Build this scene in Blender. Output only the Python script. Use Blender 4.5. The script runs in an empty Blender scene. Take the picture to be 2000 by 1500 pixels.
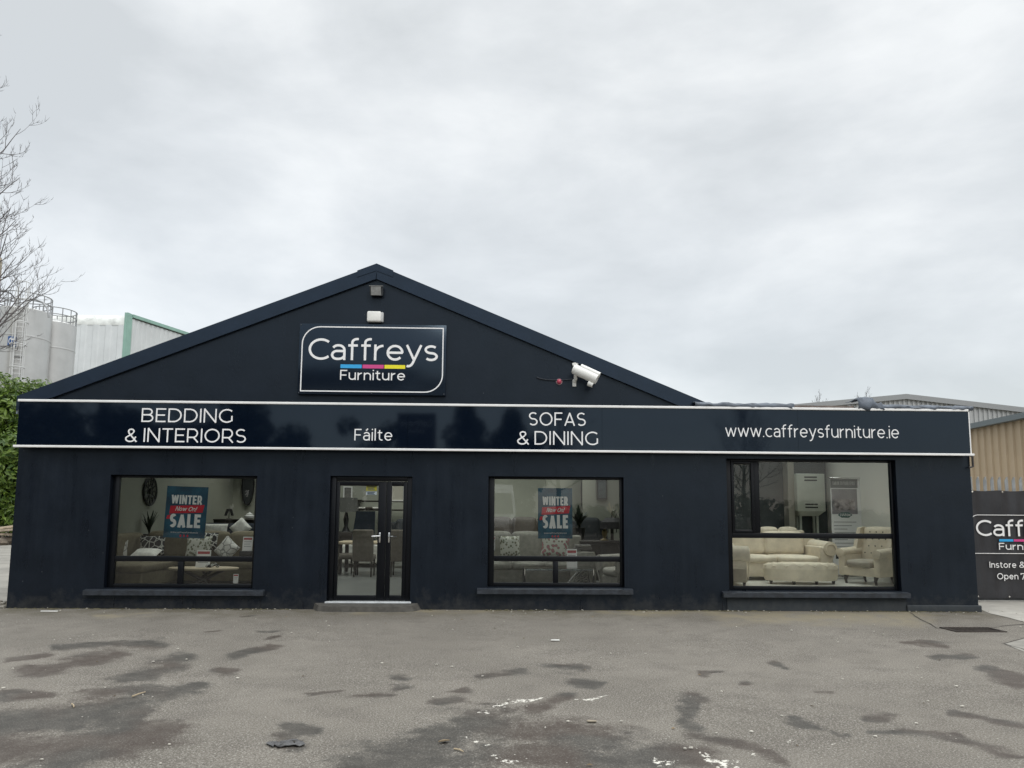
import bpy, bmesh, math, random
from mathutils import Vector, Matrix, noise as mnoise
R = math.radians
sc = bpy.context.scene
COL = sc.collection
rnd = random.Random(7)

# ------------------------------------------------------------------ camera
CAM_P = Vector((0, -12.6, 1.62)); FPX = 1450.0; PX, PY = 1000.0, 840.0
YAW, PIT, ROL = R(1.5), R(6.3), R(0.4)
_f = Vector((math.sin(YAW)*math.cos(PIT), math.cos(YAW)*math.cos(PIT), math.sin(PIT)))
_r0 = Vector((math.cos(YAW), -math.sin(YAW), 0)); _u0 = _r0.cross(_f)
_r = math.cos(ROL)*_r0 + math.sin(ROL)*_u0
_u = -math.sin(ROL)*_r0 + math.cos(ROL)*_u0
cd = bpy.data.cameras.new('camera'); cam = bpy.data.objects.new('camera', cd); COL.objects.link(cam)
cd.sensor_width = 36; cd.lens = 36*FPX/2000; cd.shift_y = 90/2000; cd.clip_end = 3000; cd.clip_start = .05
m = Matrix((_r, _u, -_f)).transposed().to_4x4(); m.translation = CAM_P
cam.matrix_world = m
sc.camera = cam
def ray(x, y): return _r*((x-PX)/FPX) - _u*((y-PY)/FPX) + _f
def at(x, y, Y):                     # the point of the world on the plane y=Y seen at photo pixel x,y
    d = ray(x, y); return CAM_P + d*((Y-CAM_P.y)/d.y)
def atg(x, y, Z=0):
    d = ray(x, y); return CAM_P + d*((Z-CAM_P.z)/d.z)

# ------------------------------------------------------------------ world, sun, exposure
W = bpy.data.worlds.new('World'); sc.world = W; W.use_nodes = True
nt = W.node_tree; nt.nodes.clear()
SUN_EL, SUN_AZ = R(42), R(152)       # azimuth clockwise from +y
def N(t, typ, **kw):
    n = t.nodes.new(typ)
    for k, v in kw.items():
        if k.startswith('i_'): n.inputs[k[2:].replace('_', ' ')].default_value = v
        else: setattr(n, k, v)
    return n
L = lambda t, a, b: t.links.new(a, b)
sky = N(nt, 'ShaderNodeTexSky', sky_type='NISHITA', sun_disc=False, sun_elevation=SUN_EL, sun_rotation=SUN_AZ)
b1 = N(nt, 'ShaderNodeBackground', i_Strength=0.03); L(nt, sky.outputs[0], b1.inputs[0])
tc = N(nt, 'ShaderNodeTexCoord')
mp = N(nt, 'ShaderNodeMapping'); mp.inputs['Scale'].default_value = (1.0, 1.0, 2.3); mp.inputs['Location'].default_value = (.33, .2, .45)
L(nt, tc.outputs['Generated'], mp.inputs[0])
n1 = N(nt, 'ShaderNodeTexNoise', i_Scale=2.9, i_Detail=8.0, i_Roughness=.54, i_Distortion=.15); L(nt, mp.outputs[0], n1.inputs['Vector'])
rp = N(nt, 'ShaderNodeValToRGB'); L(nt, n1.outputs[0], rp.inputs[0])
e = rp.color_ramp.elements
e[0].position = .34; e[0].color = (.595, .612, .606, 1)
e[1].position = .66; e[1].color = (.835, .845, .83, 1)
x = e.new(.5); x.color = (.70, .716, .710, 1)
sx = N(nt, 'ShaderNodeSeparateXYZ'); L(nt, tc.outputs['Generated'], sx.inputs[0])
mr = N(nt, 'ShaderNodeValToRGB'); L(nt, sx.outputs['Z'], mr.inputs[0])   # overcast sky: brightest overhead
me_ = mr.color_ramp.elements; me_[0].position = 0; me_[0].color = (.44, .44, .44, 1); me_[1].position = 1; me_[1].color = (1.9, 1.9, 1.9, 1)
x = me_.new(.62); x.color = (.50, .50, .50, 1); x = me_.new(.76); x.color = (1.1, 1.1, 1.1, 1)
ms = N(nt, 'ShaderNodeMath', operation='MULTIPLY'); L(nt, mr.outputs[0], ms.inputs[0]); ms.inputs[1].default_value = 2.15
b2 = N(nt, 'ShaderNodeBackground'); L(nt, rp.outputs[0], b2.inputs[0]); L(nt, ms.outputs[0], b2.inputs[1])
ad = N(nt, 'ShaderNodeAddShader'); L(nt, b1.outputs[0], ad.inputs[0]); L(nt, b2.outputs[0], ad.inputs[1])
wo = N(nt, 'ShaderNodeOutputWorld'); L(nt, ad.outputs[0], wo.inputs[0])
sd = bpy.data.lights.new('sun', 'SUN'); sd.energy = 1.1; sd.angle = R(25); sd.color = (1, .97, .93)
so = bpy.data.objects.new('sun', sd); COL.objects.link(so); so.location = (20, -25, 40)
sdir = Vector((math.sin(SUN_AZ)*math.cos(SUN_EL), math.cos(SUN_AZ)*math.cos(SUN_EL), math.sin(SUN_EL)))
so.rotation_euler = sdir.to_track_quat('Z', 'Y').to_euler()
vs = sc.view_settings; vs.view_transform = 'Standard'; vs.look = 'None'; vs.exposure = 0; vs.gamma = 1; vs.use_curve_mapping = False
sc.cycles.max_bounces = 8; sc.cycles.transparent_max_bounces = 24; sc.cycles.caustics_reflective = False; sc.cycles.caustics_refractive = False
sc.cycles.sample_clamp_indirect = 4

# ------------------------------------------------------------------ helpers
class MB:
    def __init__(s): s.v = []; s.f = []
    def add(s, vs, fs):
        o = len(s.v); s.v += [tuple(p) for p in vs]; s.f += [tuple(i+o for i in q) for q in fs]; return s
    def quad(s, a, b, c, d): return s.add([a, b, c, d], [(0, 1, 2, 3)])
    def box(s, x0, x1, y0, y1, z0, z1):
        return s.add([(x0,y0,z0),(x1,y0,z0),(x1,y1,z0),(x0,y1,z0),(x0,y0,z1),(x1,y0,z1),(x1,y1,z1),(x0,y1,z1)],
              [(0,3,2,1),(4,5,6,7),(0,1,5,4),(1,2,6,5),(2,3,7,6),(3,0,4,7)])
    def cbox(s, c, d): return s.box(c[0]-d[0]/2, c[0]+d[0]/2, c[1]-d[1]/2, c[1]+d[1]/2, c[2]-d[2]/2, c[2]+d[2]/2)
    def bm(s, b, M=None):
        b.verts.index_update()
        s.add([(M @ v.co) if M else v.co[:] for v in b.verts], [[v.index for v in f.verts] for f in b.faces]); b.free(); return s
    def rbox(s, x0, x1, y0, y1, z0, z1, r=.04, seg=3, M=None, puff=0):
        b = bmesh.new(); bmesh.ops.create_cube(b, size=1)
        c = Vector(((x0+x1)/2, (y0+y1)/2, (z0+z1)/2)); d = (x1-x0, y1-y0, z1-z0); r = min(r, min(d)*.49)
        if puff:                                   # soft cushion: rounded box with bulging faces
            bmesh.ops.subdivide_edges(b, edges=b.edges[:], cuts=11, use_grid_fill=True)
            hd = [k/2 for k in d]
            for v in b.verts:
                u = [2*k for k in v.co]; p = []
                for a in range(3):                 # crowd the grid towards the edges
                    p.append(math.copysign(1-(1-abs(u[a]))**1.7, u[a])*hd[a])
                q = [max(-(hd[a]-r), min(hd[a]-r, p[a])) for a in range(3)]
                n = Vector([p[a]-q[a] for a in range(3)]); n = n.normalized() if n.length > 1e-7 else n
                bul = 1+.035*puff
                w = [(1-(p[(a+1)%3]/hd[(a+1)%3])**2)*(1-(p[(a+2)%3]/hd[(a+2)%3])**2) for a in range(3)]
                v.co = c+Vector([q[a]+n[a]*r+math.copysign(.022*puff*max(0, w[a])*(abs(u[a]) > .999), u[a]) for a in range(3)])
        else:
            for v in b.verts: v.co = Vector((v.co.x*d[0], v.co.y*d[1], v.co.z*d[2]))+c
            bmesh.ops.bevel(b, geom=b.edges[:], offset=r, segments=seg, profile=.5, affect='EDGES')
        return s.bm(b, M)
    def tube(s, pts, r, n=8, cap=True):
        pts = [Vector(p) for p in pts]; k = len(pts); rs = r if isinstance(r, (list, tuple)) else [r]*k
        o = len(s.v); pu = None
        for i, p in enumerate(pts):
            t = (pts[min(i+1, k-1)]-pts[max(i-1, 0)]).normalized()
            if pu is None: pu = t.orthogonal().normalized()
            pu = (pu-t*pu.dot(t)); pu = pu.normalized() if pu.length > 1e-6 else t.orthogonal().normalized()
            w = t.cross(pu)
            for j in range(n):
                a = 2*math.pi*j/n; s.v.append(tuple(p+(pu*math.cos(a)+w*math.sin(a))*rs[i]))
        for i in range(k-1):
            for j in range(n):
                s.f.append((o+i*n+j, o+i*n+(j+1)%n, o+(i+1)*n+(j+1)%n, o+(i+1)*n+j))
        if cap:
            s.f.append(tuple(o+j for j in range(n))[::-1]); s.f.append(tuple(o+(k-1)*n+j for j in range(n)))
        return s
    def lathe(s, prof, c=(0,0,0), n=24, sx=1, sy=1):
        o = len(s.v)
        for r, z in prof:
            for j in range(n):
                a = 2*math.pi*j/n; s.v.append((c[0]+r*sx*math.cos(a), c[1]+r*sy*math.sin(a), c[2]+z))
        for i in range(len(prof)-1):
            for j in range(n): s.f.append((o+i*n+j, o+i*n+(j+1)%n, o+(i+1)*n+(j+1)%n, o+(i+1)*n+j))
        s.f.append(tuple(o+j for j in range(n))[::-1]); s.f.append(tuple(o+(len(prof)-1)*n+j for j in range(n)))
        return s
    def prism(s, poly, y0, y1):                     # poly in (x,z), ccw as seen from -y
        n = len(poly); vs = [(x, y0, z) for x, z in poly]+[(x, y1, z) for x, z in poly]
        return s.add(vs, [tuple(range(n)), tuple(range(2*n-1, n-1, -1))]+[(i, i+n, (i+1)%n+n, (i+1)%n) for i in range(n)])
    def prismx(s, poly, x0, x1):                    # poly in (y,z)
        n = len(poly); vs = [(x0, y, z) for y, z in poly]+[(x1, y, z) for y, z in poly]
        return s.add(vs, [tuple(range(n)), tuple(range(2*n-1, n-1, -1))]+[(i, i+n, (i+1)%n+n, (i+1)%n) for i in range(n)])
    def ball(s, c, rx, ry, rz, n=12):
        b = bmesh.new(); bmesh.ops.create_uvsphere(b, u_segments=n*2, v_segments=n, radius=1)
        return s.bm(b, Matrix.Translation(c) @ Matrix.Diagonal((rx, ry, rz, 1)))
    def build(s, name, mat, parent=None, smooth=35):
        off = Vector((0,0,0)); p = parent
        while p: off += p.location; p = p.parent
        me = bpy.data.meshes.new(name); me.from_pydata([(v[0]-off.x, v[1]-off.y, v[2]-off.z) for v in s.v], [], s.f); me.update()
        b = bmesh.new(); b.from_mesh(me); bmesh.ops.recalc_face_normals(b, faces=b.faces[:]) if len(s.f) < 40000 else None; b.to_mesh(me); b.free()
        if smooth: me.shade_smooth(); me.set_sharp_from_angle(angle=R(smooth))
        o = bpy.data.objects.new(name, me); COL.objects.link(o); o.parent = parent
        if mat: me.materials.append(mat)
        return o
def thing(name, label, cat, loc=(0,0,0), group=None):
    o = bpy.data.objects.new(name, None); o.empty_display_size = .2; COL.objects.link(o); o.location = loc
    return tag(o, label, cat, group)
def tag(o, label, cat, group=None):
    o['label'] = label; o['category'] = cat
    if group: o['group'] = group
    return o
def structure(o, kind='structure', label=None):
    o['kind'] = kind
    if label: o['label'] = label
    return o
def dup(o, parent=None):
    c = o.copy(); COL.objects.link(c); c.parent = parent
    for ch in list(o.children): dup(ch, c)
    return c

# ------------------------------------------------------------------ materials
_M = {}
def mat(name, col, rough=.6, var=0, vs_=6, bump=0, bs=40, metal=0, spec=.5, coat=0, col2=None, emit=None, detail=6, tint=(1, 1, 1)):
    if name in _M: return _M[name]
    m = bpy.data.materials.new(name); m.use_nodes = True; t = m.node_tree; p = t.nodes['Principled BSDF']; _M[name] = m
    c = tuple(col)+(1,)
    p.inputs['Base Color'].default_value = c; p.inputs['Roughness'].default_value = rough; p.inputs['Metallic'].default_value = metal
    p.inputs['Specular IOR Level'].default_value = spec; p.inputs['Specular Tint'].default_value = tint+(1,); p.inputs['Coat Weight'].default_value = coat
    co = N(t, 'ShaderNodeTexCoord')
    if var or col2:
        n = N(t, 'ShaderNodeTexNoise', i_Scale=vs_, i_Detail=detail, i_Roughness=.6); L(t, co.outputs['Object'], n.inputs['Vector'])
        r = N(t, 'ShaderNodeValToRGB'); L(t, n.outputs[0], r.inputs[0])
        a = col2 or tuple(k*(1-var) for k in col); bb = col if col2 else tuple(min(1, k*(1+var)) for k in col)
        r.color_ramp.elements[0].position = .36; r.color_ramp.elements[0].color = tuple(a)+(1,)
        r.color_ramp.elements[1].position = .64; r.color_ramp.elements[1].color = tuple(bb)+(1,)
        L(t, r.outputs[0], p.inputs['Base Color'])
    if bump:
        n = N(t, 'ShaderNodeTexNoise', i_Scale=bs, i_Detail=4.0); L(t, co.outputs['Object'], n.inputs['Vector'])
        b = N(t, 'ShaderNodeBump', i_Strength=bump, i_Distance=.02); L(t, n.outputs[0], b.inputs['Height']); L(t, b.outputs[0], p.inputs['Normal'])
    return m
def glass_mat(name, tint=(.95, .97, .94), k=1.45):
    m = bpy.data.materials.new(name); m.use_nodes = True; t = m.node_tree; t.nodes.clear()
    tr = N(t, 'ShaderNodeBsdfTransparent'); tr.inputs[0].default_value = tint+(1,)
    gl = N(t, 'ShaderNodeBsdfGlossy'); gl.inputs['Roughness'].default_value = .0
    co = N(t, 'ShaderNodeTexCoord'); n = N(t, 'ShaderNodeTexNoise', i_Scale=1.3, i_Detail=1.0); L(t, co.outputs['Object'], n.inputs['Vector'])
    bu = N(t, 'ShaderNodeBump', i_Strength=.05, i_Distance=.02); L(t, n.outputs[0], bu.inputs['Height']); L(t, bu.outputs[0], gl.inputs['Normal'])
    fr = N(t, 'ShaderNodeFresnel'); fr.inputs[0].default_value = 1.5
    mu = N(t, 'ShaderNodeMath', operation='MULTIPLY', use_clamp=True); mu.inputs[1].default_value = k; L(t, fr.outputs[0], mu.inputs[0])
    mx = N(t, 'ShaderNodeMixShader'); L(t, mu.outputs[0], mx.inputs[0]); L(t, tr.outputs[0], mx.inputs[1]); L(t, gl.outputs[0], mx.inputs[2])
    o = N(t, 'ShaderNodeOutputMaterial'); L(t, mx.outputs[0], o.inputs[0]); return m
GLASS = glass_mat('window_glass')
ADDED_ROOFGLASS = glass_mat('added_rooflight_glass', (.95, .97, .95), 1.0)  # for unseen roof glazing added to let sky light indoors

def paint_mat(name, col, rough):
    """dark masonry paint: trowel bump, patchy sheen, pale dust splashes near the ground"""
    m = bpy.data.materials.new(name); m.use_nodes = True; t = m.node_tree; p = t.nodes['Principled BSDF']; p.inputs['Specular Tint'].default_value = (.72, .87, 1, 1); p.inputs['Specular IOR Level'].default_value = .38
    co = N(t, 'ShaderNodeTexCoord'); O = co.outputs['Object']
    n = N(t, 'ShaderNodeTexNoise', i_Scale=1.7, i_Detail=8.0, i_Roughness=.62); L(t, O, n.inputs['Vector'])
    r = N(t, 'ShaderNodeValToRGB'); L(t, n.outputs[0], r.inputs[0])
    r.color_ramp.elements[0].position = .3; r.color_ramp.elements[0].color = tuple(k*.8 for k in col)+(1,)
    r.color_ramp.elements[1].position = .72; r.color_ramp.elements[1].color = tuple(k*1.25 for k in col)+(1,)
    sp = N(t, 'ShaderNodeSeparateXYZ'); L(t, O, sp.inputs[0])
    zr = N(t, 'ShaderNodeMapRange'); L(t, sp.outputs['Z'], zr.inputs[0]); zr.inputs['From Min'].default_value = .55; zr.inputs['From Max'].default_value = .0
    n2 = N(t, 'ShaderNodeTexNoise', i_Scale=5.0, i_Detail=10.0, i_Roughness=.75); L(t, O, n2.inputs['Vector'])
    mm = N(t, 'ShaderNodeMath', operation='MULTIPLY_ADD'); L(t, zr.outputs[0], mm.inputs[0]); mm.inputs[1].default_value = .42; L(t, n2.outputs[0], mm.inputs[2])
    r2 = N(t, 'ShaderNodeValToRGB'); L(t, mm.outputs[0], r2.inputs[0])
    r2.color_ramp.elements[0].position = .72; r2.color_ramp.elements[0].color = (0,0,0,1)
    r2.color_ramp.elements[1].position = 1.0; r2.color_ramp.elements[1].color = (.26,.26,.26,1)
    mx = N(t, 'ShaderNodeMix', data_type='RGBA'); L(t, r2.outputs[0], mx.inputs['Factor']); L(t, r.outputs[0], mx.inputs['A']); mx.inputs['B'].default_value = (.10, .095, .085, 1)
    v = N(t, 'ShaderNodeTexVoronoi', i_Scale=3.2); v.inputs['Randomness'].default_value = 1; L(t, O, v.inputs['Vector'])
    chip = N(t, 'ShaderNodeMath', operation='LESS_THAN'); L(t, v.outputs['Distance'], chip.inputs[0]); chip.inputs[1].default_value = .028
    mx2 = N(t, 'ShaderNodeMix', data_type='RGBA'); L(t, chip.outputs[0], mx2.inputs['Factor']); L(t, mx.outputs['Result'], mx2.inputs['A']); mx2.inputs['B'].default_value = (.05, .055, .06, 1)
    L(t, mx2.outputs['Result'], p.inputs['Base Color'])
    ms_ = N(t, 'ShaderNodeMapping'); ms_.inputs['Scale'].default_value = (7, 7, .55); L(t, O, ms_.inputs[0])       # rain runs
    nr_ = N(t, 'ShaderNodeTexNoise', i_Scale=1.0, i_Detail=6.0, i_Roughness=.65); L(t, ms_.outputs[0], nr_.inputs['Vector'])
    av = N(t, 'ShaderNodeMath', operation='MULTIPLY_ADD'); L(t, nr_.outputs[0], av.inputs[0]); av.inputs[1].default_value = .7; 
    hv = N(t, 'ShaderNodeMath', operation='MULTIPLY'); L(t, n.outputs[0], hv.inputs[0]); hv.inputs[1].default_value = .45; L(t, hv.outputs[0], av.inputs[2])
    rr = N(t, 'ShaderNodeMapRange'); L(t, av.outputs[0], rr.inputs[0]); rr.inputs['From Min'].default_value = .3; rr.inputs['From Max'].default_value = .85; rr.inputs['To Min'].default_value = rough-.1; rr.inputs['To Max'].default_value = rough+.2
    L(t, rr.outputs[0], p.inputs['Roughness'])
    n3 = N(t, 'ShaderNodeTexNoise', i_Scale=22.0, i_Detail=6.0, i_Roughness=.6); L(t, O, n3.inputs['Vector'])
    n4 = N(t, 'ShaderNodeTexNoise', i_Scale=1.1, i_Detail=2.0); L(t, O, n4.inputs['Vector'])
    ma = N(t, 'ShaderNodeMath', operation='MULTIPLY_ADD'); L(t, n4.outputs[0], ma.inputs[0]); ma.inputs[1].default_value = 3.0; L(t, n3.outputs[0], ma.inputs[2])
    bu = N(t, 'ShaderNodeBump', i_Strength=.3, i_Distance=.005); L(t, ma.outputs[0], bu.inputs['Height']); L(t, bu.outputs[0], p.inputs['Normal'])
    return m
WALLP = paint_mat('dark_wall_paint', (.0050, .0072, .0125), .28)
PLINTHP = paint_mat('worn_plinth', (.028, .032, .036), .7)
FASCIA = mat('gloss_black_panel', (.003, .006, .013), .045, tint=(.68, .85, 1), spec=.45, bump=.02, bs=1.2)
SIGNP = mat('satin_sign_panel', (.005, .009, .018), .2, tint=(.62, .82, 1), bump=.03, bs=1.5)
FRAME = mat('black_frame', (.004, .005, .007), .3, bump=.05, bs=30, spec=.22)
TRIM = mat('white_trim', (.8, .8, .79), .4, var=.06, vs_=3)
LETTER = mat('white_letters', (.82, .82, .82), .45)
VERGE = mat('verge_paint', (.007, .012, .024), .3, tint=(.65, .83, 1), var=.15, vs_=2, bump=.12, bs=8)
SILL = mat('sill_paint', (.02, .025, .033), .5, var=.4, vs_=9, bump=.3, bs=30)
ROOF = mat('roof_sheet', (.16, .17, .18), .6, var=.2, vs_=2)
INWALL = mat('interior_plaster', (.37, .38, .315), .85, var=.05, vs_=1)
INWHITE = mat('interior_white', (.8, .8, .76), .85)
INDARK = mat('interior_dark', (.06, .07, .075), .8, var=.2, vs_=2)
INFLOOR = mat('interior_floor', (.16, .165, .155), .35, var=.12, vs_=1.5)
WHITEP = mat('white_plastic', (.75, .75, .72), .4, var=.05, vs_=8)
STEEL = mat('galvanised_steel', (.42, .44, .45), .5, var=.15, vs_=6, metal=.5)
CHROME = mat('chrome', (.7, .7, .7), .12, metal=1)
BLACK = mat('black_plastic', (.012, .012, .013), .45)

# ------------------------------------------------------------------ monoline lettering
def _arc(cx, cy, rx, ry, a0, a1):
    n = max(6, int(abs(a1-a0)/11)); return [(cx+rx*math.cos(R(a0+(a1-a0)*i/n)), cy+ry*math.sin(R(a0+(a1-a0)*i/n))) for i in range(n+1)]
XH = .74
def glyph(c, hx, hy):
    T, B, X = 1-hy, hy, XH-hy
    if c == ' ': return [], .26
    if c == 'A': w = .82; return [[(hx,0),(w/2,T),(w-hx,0)], [(w*.22,.28),(w*.78,.28)]], w
    if c == 'B':
        w = .74; b1, b2 = (T-.52)/2, (.52-B)/2
        return [[(hx,0),(hx,1)], [(hx,T),(.38,T)]+_arc(.40,T-b1,w-.06-hx-.40,b1,90,-90)+[(hx,.52)], [(.40,.52)]+_arc(.42,.52-b2,w-hx-.42,b2,90,-90)+[(hx,B)]], w
    if c == 'C': w = .80; return [_arc(.5,.5,.5-hx,.5-hy,48,312)], w
    if c == 'D': w = .84; return [[(hx,0),(hx,1)], [(hx,T),(.34,T)]+_arc(.34,.5,w-hx-.34,.5-hy,90,-90)+[(hx,B)]], w
    if c == 'E': w = .62; return [[(w,T),(hx,T),(hx,B),(w,B)], [(hx,.51),(w-.06,.51)]], w
    if c == 'F': w = .60; return [[(w,T),(hx,T),(hx,0)], [(hx,.48),(w-.06,.48)]], w
    if c == 'G': w = .86; return [_arc(.5,.5,.5-hx,.5-hy,48,318), [(w-hx,.12),(w-hx,.5)]], w
    if c == 'I': return [[(hx,0),(hx,1)]], 2*hx
    if c == 'L': w = .58; return [[(hx,1),(hx,B),(w,B)]], w
    if c == 'M': w = .95; return [[(hx,0),(hx,T),(w/2,.25),(w-hx,T),(w-hx,0)]], w
    if c == 'N': w = .80; return [[(hx,0),(hx,1-hy*.3),(w-hx,hy*.3),(w-hx,1)]], w
    if c == 'O': w = .98; return [_arc(w/2,.5,w/2-hx,.5-hy,0,360)], w
    if c == 'R':
        w = .74; b = (T-.36)/2
        return [[(hx,0),(hx,1)], [(hx,T),(.36,T)]+_arc(.38,T-b,w-.04-hx-.38,b,90,-90)+[(hx,.36)], [(.42,.36),(w-hx*.6,0)]], w
    if c in 'Ss':
        H = 1 if c == 'S' else XH; w = .66 if c == 'S' else .54; q = (H/2-hy)/2
        return [_arc(w/2,H/2+q,w/2-hx,q,38,270)+_arc(w/2,H/2-q,w/2-hx,q,90,-145)[1:]], w
    if c == 'T': w = .68; return [[(0,T),(w,T)], [(w/2,T),(w/2,0)]], w
    if c == 'U': w = .78; return [[(hx,1),(hx,.36)]+_arc(w/2,.36,w/2-hx,.36-hy,180,360)+[(w-hx,1)]], w
    if c == 'W': w = 1.16; return [[(hx,1),(w*.27,B),(w*.5,T),(w*.73,B),(w-hx,1)]], w
    if c == 'Y': w = .74; return [[(hx*.8,1),(w/2,.4),(w-hx*.8,1)], [(w/2,.4),(w/2,0)]], w
    if c == '&':
        return [[(.76,B*.4),(.24,.66)]+_arc(.38,.80,.18,.20-hy,215,-48), [(.50,.655),(.20,.44)]+_arc(.33,.255,.33-hx,.255-hy,140,320)+[(.70,.40)]], .78
    if c in 'aá':
        w = .58; s = [[(w-hx,0),(w-hx,.46)]+_arc(w/2,.46,w/2-hx,X-.46,0,150), [(w-hx,.42),(.26,.42)]+_arc(.24,.42-(.42-B)/2,.24-hx,(.42-B)/2,90,270)+_arc(.30,.42-(.42-B)/2,w-hx-.30,(.42-B)/2,-90,-20)]
        if c == 'á': s.append([(w*.42,.86),(w*.68,1.03)])
        return s, w
    if c == 'c': w = .60; return [_arc(.36,XH/2,.36-hx,XH/2-hy,50,310)], w
    if c == 'e': w = .68; return [_arc(w/2,XH/2,w/2-hx,XH/2-hy,0,318), [(hx*1.2,.37),(w-hx*.6,.37)]], w
    if c == 'f': w = .42; return [[(.16,0),(.16,.82)]+_arc(.36,.82,.20,1.04-hy-.82,180,75), [(0,XH-hy),(.38,XH-hy)]], w
    if c == 'i': return [[(hx,0),(hx,XH)], [(hx,.92-hy*.2),(hx,.92+hy*1.8)]], 2*hx
    if c == 'l': return [[(hx,0),(hx,1.05)]], 2*hx
    if c == 'n': w = .62; return [[(hx,0),(hx,XH)], [(hx,.40)]+_arc(w/2,.42,w/2-hx,X-.42,180,0)+[(w-hx,0)]], w
    if c == 'o': w = .72; return [_arc(w/2,XH/2,w/2-hx,XH/2-hy,0,360)], w
    if c == 'p': w = .70; return [[(hx,-.27),(hx,XH)], _arc(w/2,XH/2,w/2-hx,XH/2-hy,0,360)], w
    if c == 'r': w = .40; return [[(hx,0),(hx,XH)], [(hx,.36)]+_arc(w-.02,.36,w-.02-hx,X-.36,180,92)], w
    if c == 't': w = .44; return [[(.17,.92),(.17,.24)]+_arc(.37,.24,.20,.24-hy,180,290), [(0,XH-hy),(.40,XH-hy)]], w
    if c == 'u': w = .62; return [[(hx,XH),(hx,.32)]+_arc(w/2,.32,w/2-hx,.32-hy,180,360), [(w-hx,XH),(w-hx,0)]], w
    if c == 'w': w = .98; return [[(hx*.7,XH),(w*.27,B*.7),(w*.5,X),(w*.73,B*.7),(w-hx*.7,XH)]], w
    if c == 'y': w = .64; return [[(hx*.7,XH),(w/2,.05)], [(w-hx*.7,XH),(w*.42,-.12)]+_arc(w*.42-.17,-.10,.15,.18-hy*.6,-25,-115)], w
    if c == '.': return [[(hx,0),(hx,2*hy*1.1)]], 2*hx
    if c == '7': w = .62; return [[(hx,.74),(hx,T),(w-hx,T),(.22,0)]], w
    if c == '!': return [[(hx,1),(hx,.34)], [(hx,0),(hx,.18)]], 2*hx
    raise KeyError(c)
def text(mb, s, x0, x1, z, cap, y, wt=.12, gap=.13, depth=.003, shear=0, ang=0, piv=None):
    """white cut letters on the plane y (front towards -y), from x0 to x1, baseline z"""
    for it in range(3):
        k = cap if it == 0 else k
        hx = wt/2*cap/k
        tot = sum(glyph(c, hx, wt/2)[1] for c in s)+gap*(len(s)-1)
        k = (x1-x0)/tot
    cx = x0; lift = 0
    for c in s:
        st, w = glyph(c, wt/2*cap/k, wt/2)
        st2 = []
        for q in st:
            cur = [q[0]]
            for i in range(1, len(q)):
                cur.append(q[i])
                if i < len(q)-1:
                    a_, b_ = Vector((q[i][0]-q[i-1][0], q[i][1]-q[i-1][1])), Vector((q[i+1][0]-q[i][0], q[i+1][1]-q[i][1]))
                    if a_.length > 1e-6 and b_.length > 1e-6 and a_.normalized().dot(b_.normalized()) < -.2:
                        e_ = a_.normalized()*wt*.22; cur[-1] = (cur[-1][0]+e_.x, cur[-1][1]+e_.y); st2.append(cur)
                        e_ = b_.normalized()*wt*.22; cur = [(q[i][0]-e_.x, q[i][1]-e_.y)]
            st2.append(cur)
        for q in st2:
            P = [(cx+px*k+shear*pz*cap, z+pz*cap) for px, pz in q]; P = [P[0]]+[b_ for a_, b_ in zip(P, P[1:]) if math.dist(a_, b_) > 1e-6]; closed = len(P) > 12 and math.dist(P[0], P[-1]) < 1e-5
            n = len(P); h = wt*cap/2; Lf, Rt = [], []
            for i in range(n):
                a = P[i-1] if i else (P[-2] if closed else None); b = P[i+1] if i < n-1 else (P[1] if closed else None)
                d1 = Vector((P[i][0]-a[0], P[i][1]-a[1])).normalized() if a else None
                d2 = Vector((b[0]-P[i][0], b[1]-P[i][1])).normalized() if b else None
                d1 = d1 or d2; d2 = d2 or d1
                t = d1+d2; t = t.normalized() if t.length > 1e-6 else d1
                nn = Vector((-t.y, t.x)); f = 1/max(.25, nn.dot(Vector((-d1.y, d1.x)))); f = f if f < 1.5 else 1.05
                Lf.append((P[i][0]+nn.x*h*f, P[i][1]+nn.y*h*f)); Rt.append((P[i][0]-nn.x*h*f, P[i][1]-nn.y*h*f))
            yf = y-depth-(lift % 4)*.0006; lift += 1
            def tr(p, yy):
                if ang and piv:
                    dx, dz = p[0]-piv[0], p[1]-piv[1]; p = (piv[0]+dx*math.cos(ang)-dz*math.sin(ang), piv[1]+dx*math.sin(ang)+dz*math.cos(ang))
                return (p[0], yy, p[1])
            vs_ = [tr(p, yf) for p in Lf]+[tr(p, yf) for p in Rt]+[tr(p, y) for p in Lf]+[tr(p, y) for p in Rt]
            fs = []
            for i in range(n-1):
                fs += [(n+i, n+i+1, i+1, i), (i, i+1, 2*n+i+1, 2*n+i), (n+i+1, n+i, 3*n+i, 3*n+i+1)]
            fs += [(0, 2*n, 3*n, n), (n-1, 2*n-1, 4*n-1, 3*n-1)]
            mb.add(vs_, fs)
        cx += (w+gap)*k
    return mb
def ptext(s, px0, px1, pbase, ptop, Y, wt=.12, gap=.13, depth=.003, capk=1.0):
    a = at(px0, pbase, Y); b = at(px1, pbase, Y); t = at(px0, ptop, Y); zm = at((px0+px1)/2, pbase, Y).z
    return text(MB(), s, a.x, b.x, zm, (t.z-a.z)*capk, Y, wt, gap, depth)

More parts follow.
